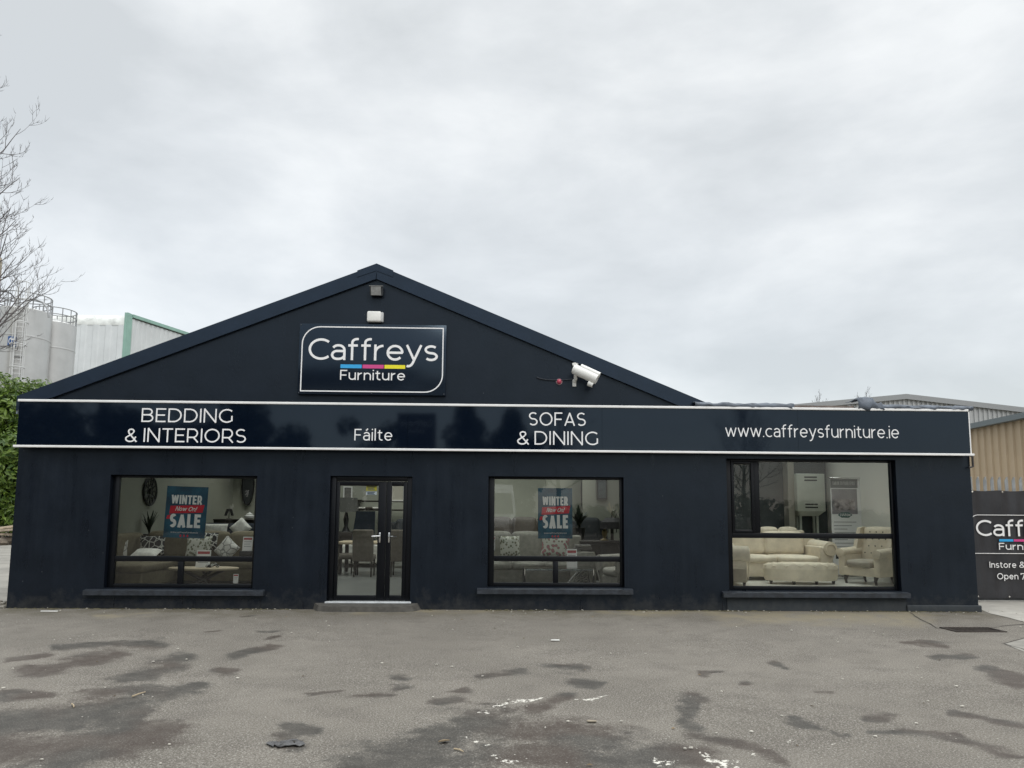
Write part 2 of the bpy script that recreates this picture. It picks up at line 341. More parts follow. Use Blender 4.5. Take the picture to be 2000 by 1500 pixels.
# ================================================================== GROUND
def lin(a, b, s): n = max(1, round((b-a)/s)); return [a+(b-a)*i/n for i in range(n+1)]
def grow(a, lim, s, k=1.6):
    o = []; p = a
    while abs(p) < lim: p += s; s *= k; o.append(p)
    return o
gx = lin(-12, 13, .07); gx = sorted(grow(-12, 700, -.2))+gx+grow(13, 700, .2)
gy = lin(-9.5, 1.0, .07); gy = sorted(grow(-9.5, 700, -.2))+gy+grow(1.0, 700, .2)
STAIN = [(120,1263,300,1256,9),(70,1310,230,1280,12),(250,1330,360,1285,13),(180,1357,380,1350,11),(330,1355,400,1335,9),
 (0,1425,250,1395,38),(0,1475,320,1425,28),(90,1490,300,1450,18),(460,1281,525,1263,6),(530,1247,556,1241,3),(0,1362,90,1350,8),(10,1291,80,1280,6),
 (415,1312,450,1310,5),(760,1478,850,1440,28),(690,1492,860,1492,16),(930,1412,1180,1440,30),(950,1478,1350,1482,28),(1250,1472,1330,1470,16),
 (955,1320,1010,1312,9),(1080,1305,1130,1310,8),(1120,1332,1165,1338,7),(865,1378,905,1366,9),(1060,1385,1110,1357,9),(930,1372,1000,1379,6),
 (1338,1362,1352,1415,11),(1355,1432,1480,1455,9),(1480,1455,1550,1490,7),(1530,1402,1660,1436,5),(1605,1352,1638,1353,5),(1522,1294,1536,1297,5),
 (1712,1398,1748,1398,7),(1720,1425,1830,1430,6),(1830,1432,1960,1482,10),(1950,1480,2000,1490,8),(1850,1440,1885,1428,6),(1865,1394,1990,1417,5),(1905,1303,1990,1337,7),
 (1838,1286,1885,1287,6),(1770,1252,1845,1258,4),(765,1325,792,1325,5),(770,1340,795,1340,4),(690,1358,765,1354,5),(575,1423,620,1428,10),(545,1438,580,1450,8),
 (560,1456,590,1460,8),(870,1350,910,1346,4),(1370,1316,1400,1312,4),(480,1203,500,1203,2),(505,1234,545,1233,3),(410,1231,425,1231,2),(610,1355,660,1350,3),(1460,1330,1480,1331,3)]
PAINT = [(985,1379,1050,1366,4),(1160,1372,1195,1360,5),(900,1432,950,1455,6),(950,1478,1010,1496,7),(945,1393,965,1390,4),(1280,1480,1310,1490,8),(1370,1490,1440,1478,5),
 (1475,1474,1490,1470,4),(1545,1450,1560,1452,3),(1120,1368,1150,1370,2),(1600,1445,1625,1448,2),(1370,1475,1430,1495,9)]
TAN = [(1420,1203,1790,1208,12),(180,1203,300,1200,3),(1180,1192,1400,1196,6),(700,1192,1000,1190,5)]
def capd(px, py, c):
    x0, y0, x1, y1, r = c; k = .42; X0, X1, X = x0*k, x1*k, px*k
    dx, dy = X1-X0, y1-y0; q = dx*dx+dy*dy; t = 0 if q < 1e-9 else max(0, min(1, ((X-X0)*dx+(py-y0)*dy)/q))
    return math.hypot(X-X0-t*dx, py-y0-t*dy)/r
gv, gf, AT = [], [], {'damp': [], 'paint': [], 'tan': []}
for y in gy:
    for x in gx:
        z = 0.0
        if -14 < x < 14 and -10 < y < 0: z = .004*math.sin(x*1.3+y*.7)*math.sin(y*1.1-.4*x)*min(1, max(0, -y-.1)*.5)
        gv.append((x, y, z)); a = [0, 0, 0]
        if -12.5 < x < 13 and -9.6 < y < .4:
            d = Vector((x, y, z))-CAM_P; dz = d.dot(_f)
            if dz > 1:
                px, py = PX+FPX*d.dot(_r)/dz, PY-FPX*d.dot(_u)/dz
                wp = Vector((x*1.4, y*1.4, 3)); wq = Vector((x*4, y*4, 9)); sc_ = (py-1000)/260
                px += 26*sc_*mnoise.noise(wp)+12*sc_*mnoise.noise(wq); py += 9*sc_*mnoise.noise(wp+Vector((40,0,0)))+5*sc_*mnoise.noise(wq+Vector((40,0,0)))
                for i, S in enumerate((STAIN, PAINT, TAN)):
                    mn = min(capd(px, py, c) for c in S if abs(py-(c[1]+c[3])/2) < 120) if any(abs(py-(c[1]+c[3])/2) < 120 for c in S) else 9
                    a[i] = max(0, 1.6-mn)/1.6 if i != 2 else max(0, 2-mn)/2
        for i, kk in enumerate(AT): AT[kk].append(a[i])
nx_ = len(gx)
gf = [(j*nx_+i, j*nx_+i+1, (j+1)*nx_+i+1, (j+1)*nx_+i) for j in range(len(gy)-1) for i in range(nx_-1)]
me = bpy.data.meshes.new('ground'); me.from_pydata(gv, [], gf); me.shade_smooth()
for kk in AT: me.attributes.new(kk, 'FLOAT', 'POINT').data.foreach_set('value', AT[kk])
ground = bpy.data.objects.new('ground', me); COL.objects.link(ground); structure(ground)
gm = bpy.data.materials.new('weathered_tarmac'); gm.use_nodes = True; t = gm.node_tree; p = t.nodes['Principled BSDF']; me.materials.append(gm)
O = N(t, 'ShaderNodeTexCoord').outputs['Object']
def noise(s, d=6, r=.6, vec=None):
    n = N(t, 'ShaderNodeTexNoise', i_Scale=float(s), i_Detail=float(d), i_Roughness=r); L(t, vec or O, n.inputs['Vector']); return n.outputs[0]
def math_(op, a, b=None, c=None, clamp=False):
    n = N(t, 'ShaderNodeMath', operation=op, use_clamp=clamp)
    for i, k in enumerate((a, b, c)):
        if k is None: continue
        if isinstance(k, (int, float)): n.inputs[i].default_value = k
        else: L(t, k, n.inputs[i])
    return n.outputs[0]
def mix(f, a, b):
    n = N(t, 'ShaderNodeMix', data_type='RGBA')
    for k, s in ((f, 'Factor'), (a, 'A'), (b, 'B')):
        if isinstance(k, tuple): n.inputs[s].default_value = k+(1,)
        elif isinstance(k, (int, float)): n.inputs[s].default_value = k
        else: L(t, k, n.inputs[s])
    return n.outputs['Result']
def smooth(v, a, b):
    n = N(t, 'ShaderNodeMapRange', interpolation_type='SMOOTHSTEP'); L(t, v, n.inputs[0]); n.inputs['From Min'].default_value = a; n.inputs['From Max'].default_value = b; return n.outputs[0]
att = lambda k: N(t, 'ShaderNodeAttribute', attribute_name=k).outputs['Fac']
big = noise(.55, 5); mid = noise(2.3, 7, .65); fine = noise(70, 3, .75); grit = noise(190, 2, .75)
base = mix(smooth(big, .35, .65), (.140, .127, .108), (.182, .166, .142))
base = mix(math_('MULTIPLY', smooth(mid, .44, .70), .7), base, (.112, .100, .086))
g = math_('ADD', math_('MULTIPLY', fine, .62), math_('MULTIPLY', grit, .38))
base = mix(math_('MULTIPLY', smooth(g, .50, .38), .7), base, (.04, .037, .034))
base = mix(math_('MULTIPLY', smooth(g, .53, .61), .75), base, (.42, .405, .37))
edge = math_('ADD', math_('MULTIPLY', noise(2.4, 10, .72), .62), math_('MULTIPLY', noise(24, 8, .85), .38))
dv = math_('ADD', att('damp'), math_('MULTIPLY', math_('SUBTRACT', edge, .5), 4.2))
damp = math_('MULTIPLY', smooth(dv, .12, .74), smooth(att('damp'), .04, .3))
dcol = mix(smooth(noise(.8, 2), .42, .58), (.058, .045, .037), (.050, .0465, .041))
dcol = mix(math_('MULTIPLY', smooth(g, .53, .64), .55), dcol, (.2, .195, .18))
base = mix(math_('MULTIPLY', damp, math_('ADD', .74, math_('MULTIPLY', smooth(noise(5, 6, .7), .35, .65), .26))), base, dcol)
pv = math_('ADD', att('paint'), math_('MULTIPLY', math_('SUBTRACT', noise(26, 5, .75), .5), 2.4))
base = mix(math_('MULTIPLY', smooth(pv, .78, .92), smooth(att('paint'), .05, .3)), base, (.62, .60, .54))
sp = N(t, 'ShaderNodeSeparateXYZ'); L(t, O, sp.inputs[0])
wall = math_('MULTIPLY', smooth(sp.outputs['Y'], -1.5, -.05), smooth(mid, .30, .62))
base = mix(math_('MULTIPLY', wall, .55), base, (.085, .075, .042))
base = mix(math_('MULTIPLY', smooth(att('tan'), .1, .9), math_('MULTIPLY', smooth(mid, .3, .6), .6)), base, (.27, .235, .16))
vor = N(t, 'ShaderNodeTexVoronoi', i_Scale=7.0); L(t, O, vor.inputs['Vector'])
base = mix(smooth(vor.outputs['Distance'], .05, .035), base, (.4, .385, .34))
L(t, base, p.inputs['Base Color'])
rgh = N(t, 'ShaderNodeMapRange'); L(t, damp, rgh.inputs[0]); rgh.inputs['To Min'].default_value = .9; rgh.inputs['To Max'].default_value = .62; L(t, rgh.outputs[0], p.inputs['Roughness'])
p.inputs['Specular IOR Level'].default_value = .3
bu = N(t, 'ShaderNodeBump', i_Strength=.6, i_Distance=.006); L(t, math_('ADD', g, math_('MULTIPLY', mid, .6)), bu.inputs['Height']); L(t, bu.outputs[0], p.inputs['Normal'])

CONC = mat('pale_concrete', (.36, .345, .31), .85, var=.14, vs_=1.8, bump=.3, bs=60, detail=9)
def sheet(name, pts, z, m, kind='structure'):
    mb = MB(); mb.add([(x, y, z) for x, y in pts], [tuple(range(len(pts)))]); return structure(mb.build(name, m, smooth=0), kind)
g2 = lambda x, y: tuple(atg(x, y))[:2]
sheet('concrete_pavement', [g2(1906, 1187), g2(1935, 1199), g2(1970, 1207), g2(2010, 1218), g2(2120, 1250), (26, -1.5), (26, 60), (8.4, 60), (8.4, .3)], .006, CONC)
sheet('pavement_patch', [g2(1962, 1258), g2(2000, 1248), g2(2080, 1236), g2(2120, 1300), g2(2040, 1290)], .0045, mat('patch_concrete', (.25, .24, .215), .9, var=.15, vs_=3, bump=.3, bs=80))
sheet('yard_concrete', [(-60, .6), (-8.6, .35), (-8.1, 1.6), (-8.1, 60), (-60, 60)], .006, mat('yard_concrete', (.24, .23, .205), .9, var=.2, vs_=1.2, bump=.3, bs=50, detail=9))
def ribbon(name, px, w, m, z=.005):
    P = [Vector(g2(*q)+(z,)) for q in px]; mb = MB()
    Q = []
    for a, b in zip(P, P[1:]):
        k = max(1, int((b-a).length/.12))
        for i in range(k): Q.append(a.lerp(b, i/k)+Vector((rnd.uniform(-.012, .012), rnd.uniform(-.012, .012), 0)))
    Q.append(P[-1]); V = []
    for i, q in enumerate(Q):
        d = (Q[min(i+1, len(Q)-1)]-Q[max(i-1, 0)]).normalized(); nn = Vector((-d.y, d.x, 0))*w*rnd.uniform(.4, 1.1); V += [q+nn, q-nn]
    mb.add(V, [(2*i, 2*i+1, 2*i+3, 2*i+2) for i in range(len(Q)-1)]); return structure(mb.build(name, m, smooth=0))
CRACK = mat('crack_dirt', (.035, .031, .027), .95)
ribbon('tarmac_joint', [(1778, 1197), (1800, 1211), (1832, 1228), (1870, 1230)], .014, CRACK)
ribbon('tarmac_joint', [(1925, 1228), (1960, 1223), (2020, 1218)], .012, CRACK)
ribbon('tarmac_joint', [(1955, 1257), (1962, 1258), (1990, 1266), (2060, 1286)], .014, CRACK)
ribbon('tarmac_joint', [(1962, 1257), (2000, 1247), (2060, 1238)], .012, CRACK)

# ================================================================== SHOP BUILDING
XL, XR = -7.92, 8.25
ZE, ZA, XA = 3.50, 5.87, -2.04           # eaves, apex
XE = 3.75                                # right end of the gabled part
FY = .09                                 # depth of the window frames behind the wall face
shop = thing('shop_building', 'long single storey dark navy painted shop with gabled left part and flat roofed right end', 'shop', (0, 0, 0))
OPEN = [(-6.375, -3.945, .33, 2.195), (-2.725, -1.345, .10, 2.205), (-.062, 2.236, .375, 2.222), (4.005, 6.945, .335, 2.558)]
def wall_with_holes(mb, x0, x1, z0, z1, y0, y1, holes):
    xs = sorted({x0, x1} | {h[i] for h in holes for i in (0, 1)}); zs = sorted({z0, z1} | {h[i] for h in holes for i in (2, 3)})
    for a, b in zip(xs, xs[1:]):
        for c, d in zip(zs, zs[1:]):
            mx_, mz = (a+b)/2, (c+d)/2
            if any(h[0] < mx_ < h[1] and h[2] < mz < h[3] for h in holes): continue
            mb.quad((a,y0,c),(b,y0,c),(b,y0,d),(a,y0,d)); mb.quad((a,y1,c),(a,y1,d),(b,y1,d),(b,y1,c))
    for a, b, c, d in holes:
        mb.quad((a,y0,c),(a,y0,d),(a,y1,d),(a,y1,c)); mb.quad((b,y0,c),(b,y1,c),(b,y1,d),(b,y0,d))
        mb.quad((a,y0,d),(b,y0,d),(b,y1,d),(a,y1,d)); mb.quad((a,y0,c),(a,y1,c),(b,y1,c),(b,y0,c))
    for q in ((x0, 1), (x1, 1)): mb.quad((q[0],y0,z0),(q[0],y1,z0),(q[0],y1,z1),(q[0],y0,z1))
    return mb
wall_with_holes(MB(), XL, XR, -.05, 3.36, 0, .25, OPEN).build('front_wall', WALLP, shop, smooth=0)
MB().prism([(XL, 3.36), (XE, 3.36), (XE, ZE-.06), (XA, ZA-.05), (XL, ZE-.06)], 0, .25).build('gable_wall', WALLP, shop, smooth=0)
DB, DX = 16.0, 5.2                        # depth of the gabled part, of the extension
MB().box(XL, XL+.25, .25, DB, -.05, 3.45).build('side_wall', WALLP, shop, smooth=0)
MB().box(XR-.15, XR, .25, DX, -.05, 3.36).build('side_wall', WALLP, shop, smooth=0)
MB().box(XL, XE, DB, DB+.25, -.05, 3.4).prism([(XL, 3.4), (XE, 3.4), (XE, ZE-.06), (XA, ZA-.05), (XL, ZE-.06)], DB, DB+.25).build('rear_wall', WALLP, shop, smooth=0)
MB().box(XE, XR, DX, DX+.2, -.05, 3.36).build('rear_wall', WALLP, shop, smooth=0)
MB().box(XE-.18, XE, .25, DB, -.05, 3.45).build('partition_wall', INDARK, shop, smooth=0)
# interior linings
MB().box(XL+.25, XL+.27, .26, DB, .15, 3.3).build('plaster_lining', INWALL, shop, smooth=0)
MB().box(XL+.27, XE-.2, 9.6, 9.7, .15, 4.2).build('back_partition', INWALL, shop, smooth=0)
MB().box(XE-.2, XE-.18, .26, 9.6, .15, 3.3).build('plaster_lining', INWALL, shop, smooth=0)
MB().box(XR-.17, XR-.15, .26, DX-.02, .25, 3.3).build('plaster_lining', INWHITE, shop, smooth=0)
MB().box(XE+.01, XR-.17, DX-.02, DX, .25, 3.3).build('plaster_lining', INDARK, shop, smooth=0)
MB().box(XL+.25, XE-.18, .25, 9.6, 0.0, .15).build('showroom_floor', INFLOOR, shop, smooth=0)
MB().box(XE, XR-.15, .25, DX-.02, 0.0, .25).build('showroom_floor', mat('pale_floor', (.64, .63, .58), .3, var=.12, vs_=2), shop, smooth=0)
# roofs: opaque sheets alternate with unseen glazed strips added to daylight the showroom
rf, rl = MB(), MB()
def slope(x0, z0, x1, z1):
    k, y = 0, .0
    while y < DB+.2:
        w = .5 if k % 2 == 0 else 1.9; y2 = min(y+w, DB+.25)
        def strip(mb, ta, tb, ya, yb, th):
            A = Vector((x0+(x1-x0)*ta, 0, z0+(z1-z0)*ta)); B = Vector((x0+(x1-x0)*tb, 0, z0+(z1-z0)*tb))
            vs_ = [(A.x,ya,A.z),(B.x,ya,B.z),(B.x,yb,B.z),(A.x,yb,A.z)]
            if th: mb.add(vs_+[(a,b,c+th) for a,b,c in vs_], [(0,3,2,1),(4,5,6,7),(0,1,5,4),(1,2,6,5),(2,3,7,6),(3,0,4,7)])
            else: mb.add([(a,b,c+.03) for a,b,c in vs_], [(0,1,2,3)])
        if k % 2 == 0: strip(rf, 0, 1, y, y2, .06)
        else: strip(rf, 0, .12, y, y2, .06); strip(rl, .12, .9, y, y2, 0); strip(rf, .9, 1, y, y2, .06)
        y = y2; k += 1
slope(XL-.06, ZE-.06, XA, ZA-.06); slope(XE+.06, ZE-.10, XA, ZA-.06)
rf.build('roof', ROOF, shop, smooth=0); rl.build('added_rooflight', ADDED_ROOFGLASS, shop, smooth=0)
fr_, fl_ = MB(), MB()
fr_.box(XE+.06, XR, 0.02, .45, 3.36, 3.44).box(XE+.06, XE+.3, .45, DX+.2, 3.36, 3.44).box(XR-.3, XR, .45, DX+.2, 3.36, 3.44).box(XE+.3, XR-.3, 4.9, DX+.2, 3.36, 3.44)
for y in (.45, 2.7): fl_.box(XE+.3, XR-.3, y, y+2.2, 3.42, 3.43)  # flat roof glazing, likewise added out of view to brighten the right room
fr_.build('flat_roof', ROOF, shop, smooth=0); fl_.build('added_rooflight', ADDED_ROOFGLASS, shop, smooth=0)
# verge trim: two painted boards with a small cap at the ridge
def verge(ax, az, bx, bz, w, y0, y1):
    d = Vector((bx-ax, bz-az)).normalized(); n = Vector((d.y, -d.x)); n = n if n.y < 0 else -n
    lo = lambda x, z: (x, z-w/abs(n.y)) ; return [(ax, az), lo(ax, az), lo(bx, bz), (bx, bz)]
MB().prism(verge(XL-.07, ZE+.00, XA-.005, ZA, .235, 0, 0), -.055, .0).build('verge_board', VERGE, shop, smooth=0)
MB().prism(verge(XE+.05, 3.46, XA+.005, ZA, .235, 0, 0)[::-1], -.055, .0).build('verge_board', VERGE, shop, smooth=0)
sl, sr = (ZA-ZE)/(XA-XL+.07), (ZA-3.46)/(XE+.05-XA)
cap = [(XA, ZA+.018), (XA-.33, ZA+.018-.33*sl), (XA-.33, ZA-.10-.33*sl), (XA, ZA-.11), (XA+.29, ZA-.10-.29*sr), (XA+.29, ZA+.018-.29*sr)]
MB().prism(cap, -.066, .03).build('ridge_cap', VERGE, shop, smooth=0)
MB().prism([(XA-.008, ZA-.11), (XA-.03, ZA-.27), (XA-.015, ZA-.27), (XA+.008, ZA-.11)], -.060, -.056).build('verge_joint', VERGE, shop, smooth=0)
# plinths
MB().rbox(7.0, XR+.03, -.05, 0, -.05, .11, .02).build('plinth', PLINTHP, shop)
MB().box(3.96, 7.0, -.018, 0, -.05, .215).build('plinth', PLINTHP, shop, smooth=0)
MB().box(-6.7, -3.8, -.012, 0, -.05, .15).build('plinth', WALLP, shop, smooth=0)
# windows
def frame_bar(mb, x0, x1, z0, z1, y0=FY, d=.07): mb.rbox(x0, x1, y0, y0+d, z0, z1, .008, 2)
def window(h, transom, mull, mull_top=None, f=.055, sillx=.25, sillz=None):
    a, b, c, d = h
    fr = MB(); frame_bar(fr, a, a+f+.05, c, d); frame_bar(fr, b-f, b, c, d)
    frame_bar(fr, a+f+.05, b-f, c, c+f+.01); frame_bar(fr, a+f+.05, b-f, d-f*.8, d)
    frame_bar(fr, a+f+.05, b-f, transom-.048, transom+.04)
    if mull: frame_bar(fr, mull-.045, mull+.045, c+f+.01, transom-.048)
    if mull_top: frame_bar(fr, mull_top-.05, mull_top+.05, transom+.04, d-f*.8)
    w = fr.build('window', FRAME, shop)
    y = FY+.035; xa, xb = a+f+.05, b-f
    def pane(x0, x1, z0, z1): MB().quad((x0,y,z0),(x1,y,z0),(x1,y,z1),(x0,y,z1)).build('pane', GLASS, w, smooth=0)
    if mull: pane(xa, mull-.045, c+f+.01, transom-.048); pane(mull+.045, xb, c+f+.01, transom-.048)
    else: pane(xa, xb, c+f+.01, transom-.048)
    if mull_top: pane(xa, mull_top-.05, transom+.04, d-f*.8); pane(mull_top+.05, xb, transom+.04, d-f*.8)
    else: pane(xa, xb, transom+.04, d-f*.8)
    sz = sillz or c
    MB().prismx([(-.10, sz-.105), (.09, sz-.105), (.09, sz+.0), (-.10, sz-.03)], a-sillx, b+sillx*.75).build('window_sill', SILL, w, smooth=0)
    return w
zt = lambda px, py: at(px, py, .1).z
w1 = window(OPEN[0], zt(350, 1091), at(352, 1120, .1).x, sillx=.28)
w2 = window(OPEN[2], zt(1085, 1091), at(1085, 1120, .1).x, sillx=.17)
w3 = window(OPEN[3], zt(1580, 1046), None, at(1478, 970, .1).x, sillx=.13)
# opening casement inside the right hand window
a, b = OPEN[3][0]+.105, at(1478, 970, .1).x-.05; c, d = zt(1580, 1046)+.04, OPEN[3][3]-.044
cs = MB()
for q in ((a, a+.05, c, d), (b-.05, b, c, d), (a+.05, b-.05, c, c+.05), (a+.05, b-.05, d-.05, d)): frame_bar(cs, *q, FY-.015, .05)
cs.build('casement', FRAME, w3)
# door
a, b, c, d = OPEN[1]
fr = MB(); frame_bar(fr, a, a+.09, c, d, .06, .1); frame_bar(fr, b-.09, b, c, d, .06, .1); frame_bar(fr, a+.09, b-.09, d-.08, d, .06, .1)
door = fr.build('door', FRAME, shop)
split = at(753, 1060, .1).x
def leaf(x0, x1, px0, px1, z0, z1):
    m_ = MB(); zb, zt_ = z0, d-.085
    p0, p1 = px0, px1
    frame_bar(m_, x0, p0, zb, zt_, .08, .06); frame_bar(m_, p1, x1, zb, zt_, .08, .06)
    frame_bar(m_, p0, p1, zb, zb+z1, .08, .06); frame_bar(m_, p0, p1, zt_-.075, zt_, .08, .06)
    lf = m_.build('door_leaf', FRAME, door)
    MB().quad((p0,.11,zb+z1),(p1,.11,zb+z1),(p1,.11,zt_-.075),(p0,.11,zt_-.075)).build('pane', GLASS, door, smooth=0)
leaf(a+.092, split-.003, at(661, 1060, .1).x, at(737, 1060, .1).x, c+.035, .085)
leaf(split+.003, b-.092, at(763, 1060, .1).x, at(786, 1060, .1).x, c+.035, .085)
for px, s in ((742, -1), (760, 1)):
    q = at(px, 1047, .08); h = MB(); h.rbox(q.x-.014, q.x+.014, .06, .08, q.z-.11, q.z+.06, .006)
    h.tube([(q.x, .065, q.z), (q.x, .03, q.z), (q.x+s*.03, .025, q.z), (q.x+s*.13, .03, q.z-.006)], .011); h.build('handle', CHROME, door)
MB().prismx([(-.03, c), (.10, c), (.10, c+.032), (-.01, c+.03), (-.03, c+.012)], a-.02, b+.02).build('threshold', STEEL, door)
st = MB(); P = [(a-.22, .0), (a-.1, -.22), (a+.1, -.30), (b-.05, -.30), (b+.12, -.22), (b+.20, .0)]
n = len(P); st.add([(x, y*1.08, -.02) for x, y in P]+[(a+.02+(x-a)*.94, y, .085 if y else .105) for x, y in P], [tuple(range(n, 2*n))]+[(i, i+1, i+1+n, i+n) for i in range(n-1)])
tag(st.build('doorstep', mat('step_concrete', (.07, .066, .058), .9, var=.25, vs_=9, bump=.5, bs=90), smooth=0), 'low rounded grey concrete step in front of the black glass doors', 'doorstep')

# ================================================================== SIGNS
FA = -.16
fx0, fx1 = at(38, 785, FA).x, at(1893, 845, FA).x
fz0, fz1 = at(900, 879, FA).z, at(900, 791.2, FA).z
fas = thing('fascia_sign', 'long glossy black fascia sign with white edge trims and white lettering above the shop windows', 'sign', (0, FA, fz0))
xs = [fx0, -4.1, at(796, 835, FA).x, 1.85, 5.2, fx1]
pb = MB()
for p0, p1 in zip(xs, xs[1:]): pb.box(p0+.0015, p1-.0015, FA, -.001, fz0-.01, fz1+.01)
pb.build('sign_panel', FASCIA, fas, smooth=0)
MB().rbox(fx0-.03, fx1+.05, FA-.035, FA+.01, fz0-.021, fz0+.017, .006).build('edge_trim', TRIM, fas)
MB().rbox(fx0-.02, fx1+.0, FA-.02, FA+.03, fz1-.02, fz1+.02, .006).build('edge_trim', TRIM, fas)
MB().box(fx1+.001, fx1+.02, FA-.004, -.02, fz0+.022, fz1-.026).build('end_trim', TRIM, fas, smooth=0)
for s, x0, x1, pb_, pt in (('BEDDING', 276, 454, 825, 798), ('&', 244, 267, 863.5, 837), ('INTERIORS', 280, 480, 864, 837), ('Fáilte', 692, 766, 860.5, 838), ('SOFAS', 1033, 1144, 831.5, 805.5),
        ('&', 1010, 1033, 868.5, 842), ('DINING', 1044, 1168, 869, 842.5), ('www.caffreysfurniture.ie', 1417, 1756, 854.5, 830.5)):
    ptext(s, x0, x1, pb_, pt, FA, .100 if s[0] != 'w' else .086, .15 if s[0] != 'w' else .13).build('lettering', LETTER, fas, smooth=0)
SY = -.09
A, B = at(583, 630, SY), at(872, 770, SY); sA = (A.x, A.z); sB = (at(871, 705, SY).x, at(720, 771, SY).z)
sx0, sx1, sz0, sz1 = at(583, 700, SY).x, sB[0], sB[1], at(728, 633.5, SY).z
gs = thing('gable_sign', 'square cornered dark shop name board with white outline on the gable', 'sign', ((sx0+sx1)/2, SY, sz0))
MB().rbox(sx0, sx1, SY, -.002, sz0, sz1, .006, 2).build('sign_board', SIGNP, gs)
bd = MB(); i = .055; r1 = .30; X0, X1, Z0, Z1 = sx0+i, sx1-i, sz0+i, sz1-i
path = [(X0, Z0), (X1-r1, Z0)]+[(X1-r1+r1*math.cos(R(k)), Z0+r1+r1*math.sin(R(k))) for k in range(-80, 1, 10)]+[(X1, Z1), (X0+r1, Z1)]+[(X0+r1+r1*math.cos(R(k)), Z1-r1+r1*math.sin(R(k))) for k in range(100, 181, 10)]+[(X0, Z0)]
def outline(mb, path, w, y, dep=.003):
    n = len(path)-1; V = []
    for k in range(n):
        a_, b_, c_ = Vector(path[k-1 if k else n-1]), Vector(path[k]), Vector(path[(k+1) % n])
        d1, d2 = (b_-a_).normalized(), (c_-b_).normalized(); t_ = (d1+d2).normalized(); nn = Vector((-t_.y, t_.x)); f_ = min(1.6, 1/max(.3, nn.dot(Vector((-d1.y, d1.x)))))
        V += [(b_.x+nn.x*w*f_, y-dep, b_.y+nn.y*w*f_), (b_.x-nn.x*w*f_, y-dep, b_.y-nn.y*w*f_)]
    return mb.add(V, [(2*k, 2*k+1, (2*k+3) % (2*n), (2*k+2) % (2*n)) for k in range(n)])
outline(bd, path, .0095, SY).build('outline', LETTER, gs, smooth=0)
for x in (sx0+.025, (sx0+sx1)/2, sx1-.025):
    for z in (sz0+.025, sz1-.025): MB().tube([(x, SY-.004, z), (x, SY+.002, z)], .009, 8).build('screw', mat('screw_heads', (.06, .065, .07), .4), gs)
CY, MG, YE = mat('cyan_bar', (.03, .36, .72), .4), mat('magenta_bar', (.60, .06, .24), .4), mat('yellow_bar', (.80, .72, .02), .4)
ptext('Caffreys', 602, 855, 704, 662, SY, .108, .10).build('lettering', LETTER, gs, smooth=0)
ptext('Furniture', 664, 791, 742.5, 723, SY, .118, .14).build('lettering', LETTER, gs, smooth=0)
for k, (p0, p1, m_) in enumerate(((665, 706.5, CY), (708, 749.5, MG), (751, 791.5, YE))):
    q0, q1 = at(p0, 719, SY), at(p1, 713, SY); zc = at(728, 716, SY).z
    MB().box(q0.x, q1.x, SY-.003, SY, zc-.032, zc+.032).build('colour_bar', m_, gs, smooth=0)

# ------------------------------------------------------------------ fittings on the gable
q = at(736, 569, -.05); fl = thing('floodlight', 'small square grey floodlight under the roof apex', 'floodlight', q)
MB().prismx([(-.005, q.z-.05), (-.10, q.z-.09), (-.17, q.z+.055), (-.06, q.z+.085), (-.005, q.z+.05)], q.x-.105, q.x+.105).build('housing', mat('flood_housing', (.05, .055, .06), .5), fl, smooth=0)
y0, z0, y1, z1 = -.102, q.z-.085, -.170, q.z+.048
MB().add([(q.x-.085, y0-.006, z0), (q.x+.085, y0-.006, z0), (q.x+.085, y1-.006, z1), (q.x-.085, y1-.006, z1)], [(0,1,2,3)]).build('lens', mat('flood_lens', (.35, .36, .36), .15, var=.2, vs_=9), fl, smooth=0)
MB().prismx([(-.085, q.z+.079), (-.182, q.z+.052), (-.186, q.z+.062), (-.085, q.z+.091)], q.x-.115, q.x+.115).build('hood', mat('flood_hood', (.3, .31, .31), .4), fl, smooth=0)
q = at(732, 619, -.05); ab = thing('alarm_box', 'white rounded alarm box standing on top of the gable sign', 'alarm box', q)
MB().rbox(q.x-.13, q.x+.115, -.10, -.012, q.z-.095, q.z+.095, .03, 4).build('cover', WHITEP, ab)
MB().rbox(q.x-.10, q.x+.15, -.06, 0, q.z-.09, q.z+.085, .015, 3).build('side_vent', mat('grey_plastic', (.45, .46, .46), .5), ab)
# camera
q = at(1122, 748, 0); cm = thing('security_camera', 'white bullet security camera on a wall bracket, pointing right', 'camera', q)
MB().rbox(q.x-.035, q.x+.03, -.02, 0, q.z-.065, q.z+.06, .006).build('wall_plate', WHITEP, cm)
MB().tube([(q.x, -.02, q.z+.03), (q.x+.01, -.09, q.z+.05), (q.x+.005, -.13, q.z+.11), (q.x+.0, -.15, q.z+.17)], [.034, .03, .03, .035]).build('bracket', WHITEP, cm)
b0, b1 = at(1120, 720, -.17), at(1166, 741, -.27)
dd = (b1-b0).normalized()
MB().tube([b0, b0+dd*.02, b0+dd*.36, b1], [.075, .088, .088, .088], 20).build('body', WHITEP, cm)
MB().tube([b0+dd*.14+Vector((0,0,.092)), b1+dd*.05+Vector((0,0,.092))], [.05, .05], 12).build('sunshield', WHITEP, cm)
lq = at(1149, 748, -.24); MB().tube([lq, lq+dd*.09], [.05, .045], 14).build('infrared_lamp', WHITEP, cm)
MB().tube([lq+dd*.09, lq+dd*.093], [.034, .034], 14).build('lens', BLACK, cm)
q = at(1123, 712, 0); jb = MB().rbox(-.05, .05, -.05, 0, -.025, .03, .008, M=Matrix.Translation(q) @ Matrix.Rotation(-R(18), 4, 'Y')).build('junction_box', WHITEP)
tag(jb, 'tiny white junction box just above the security camera', 'box')
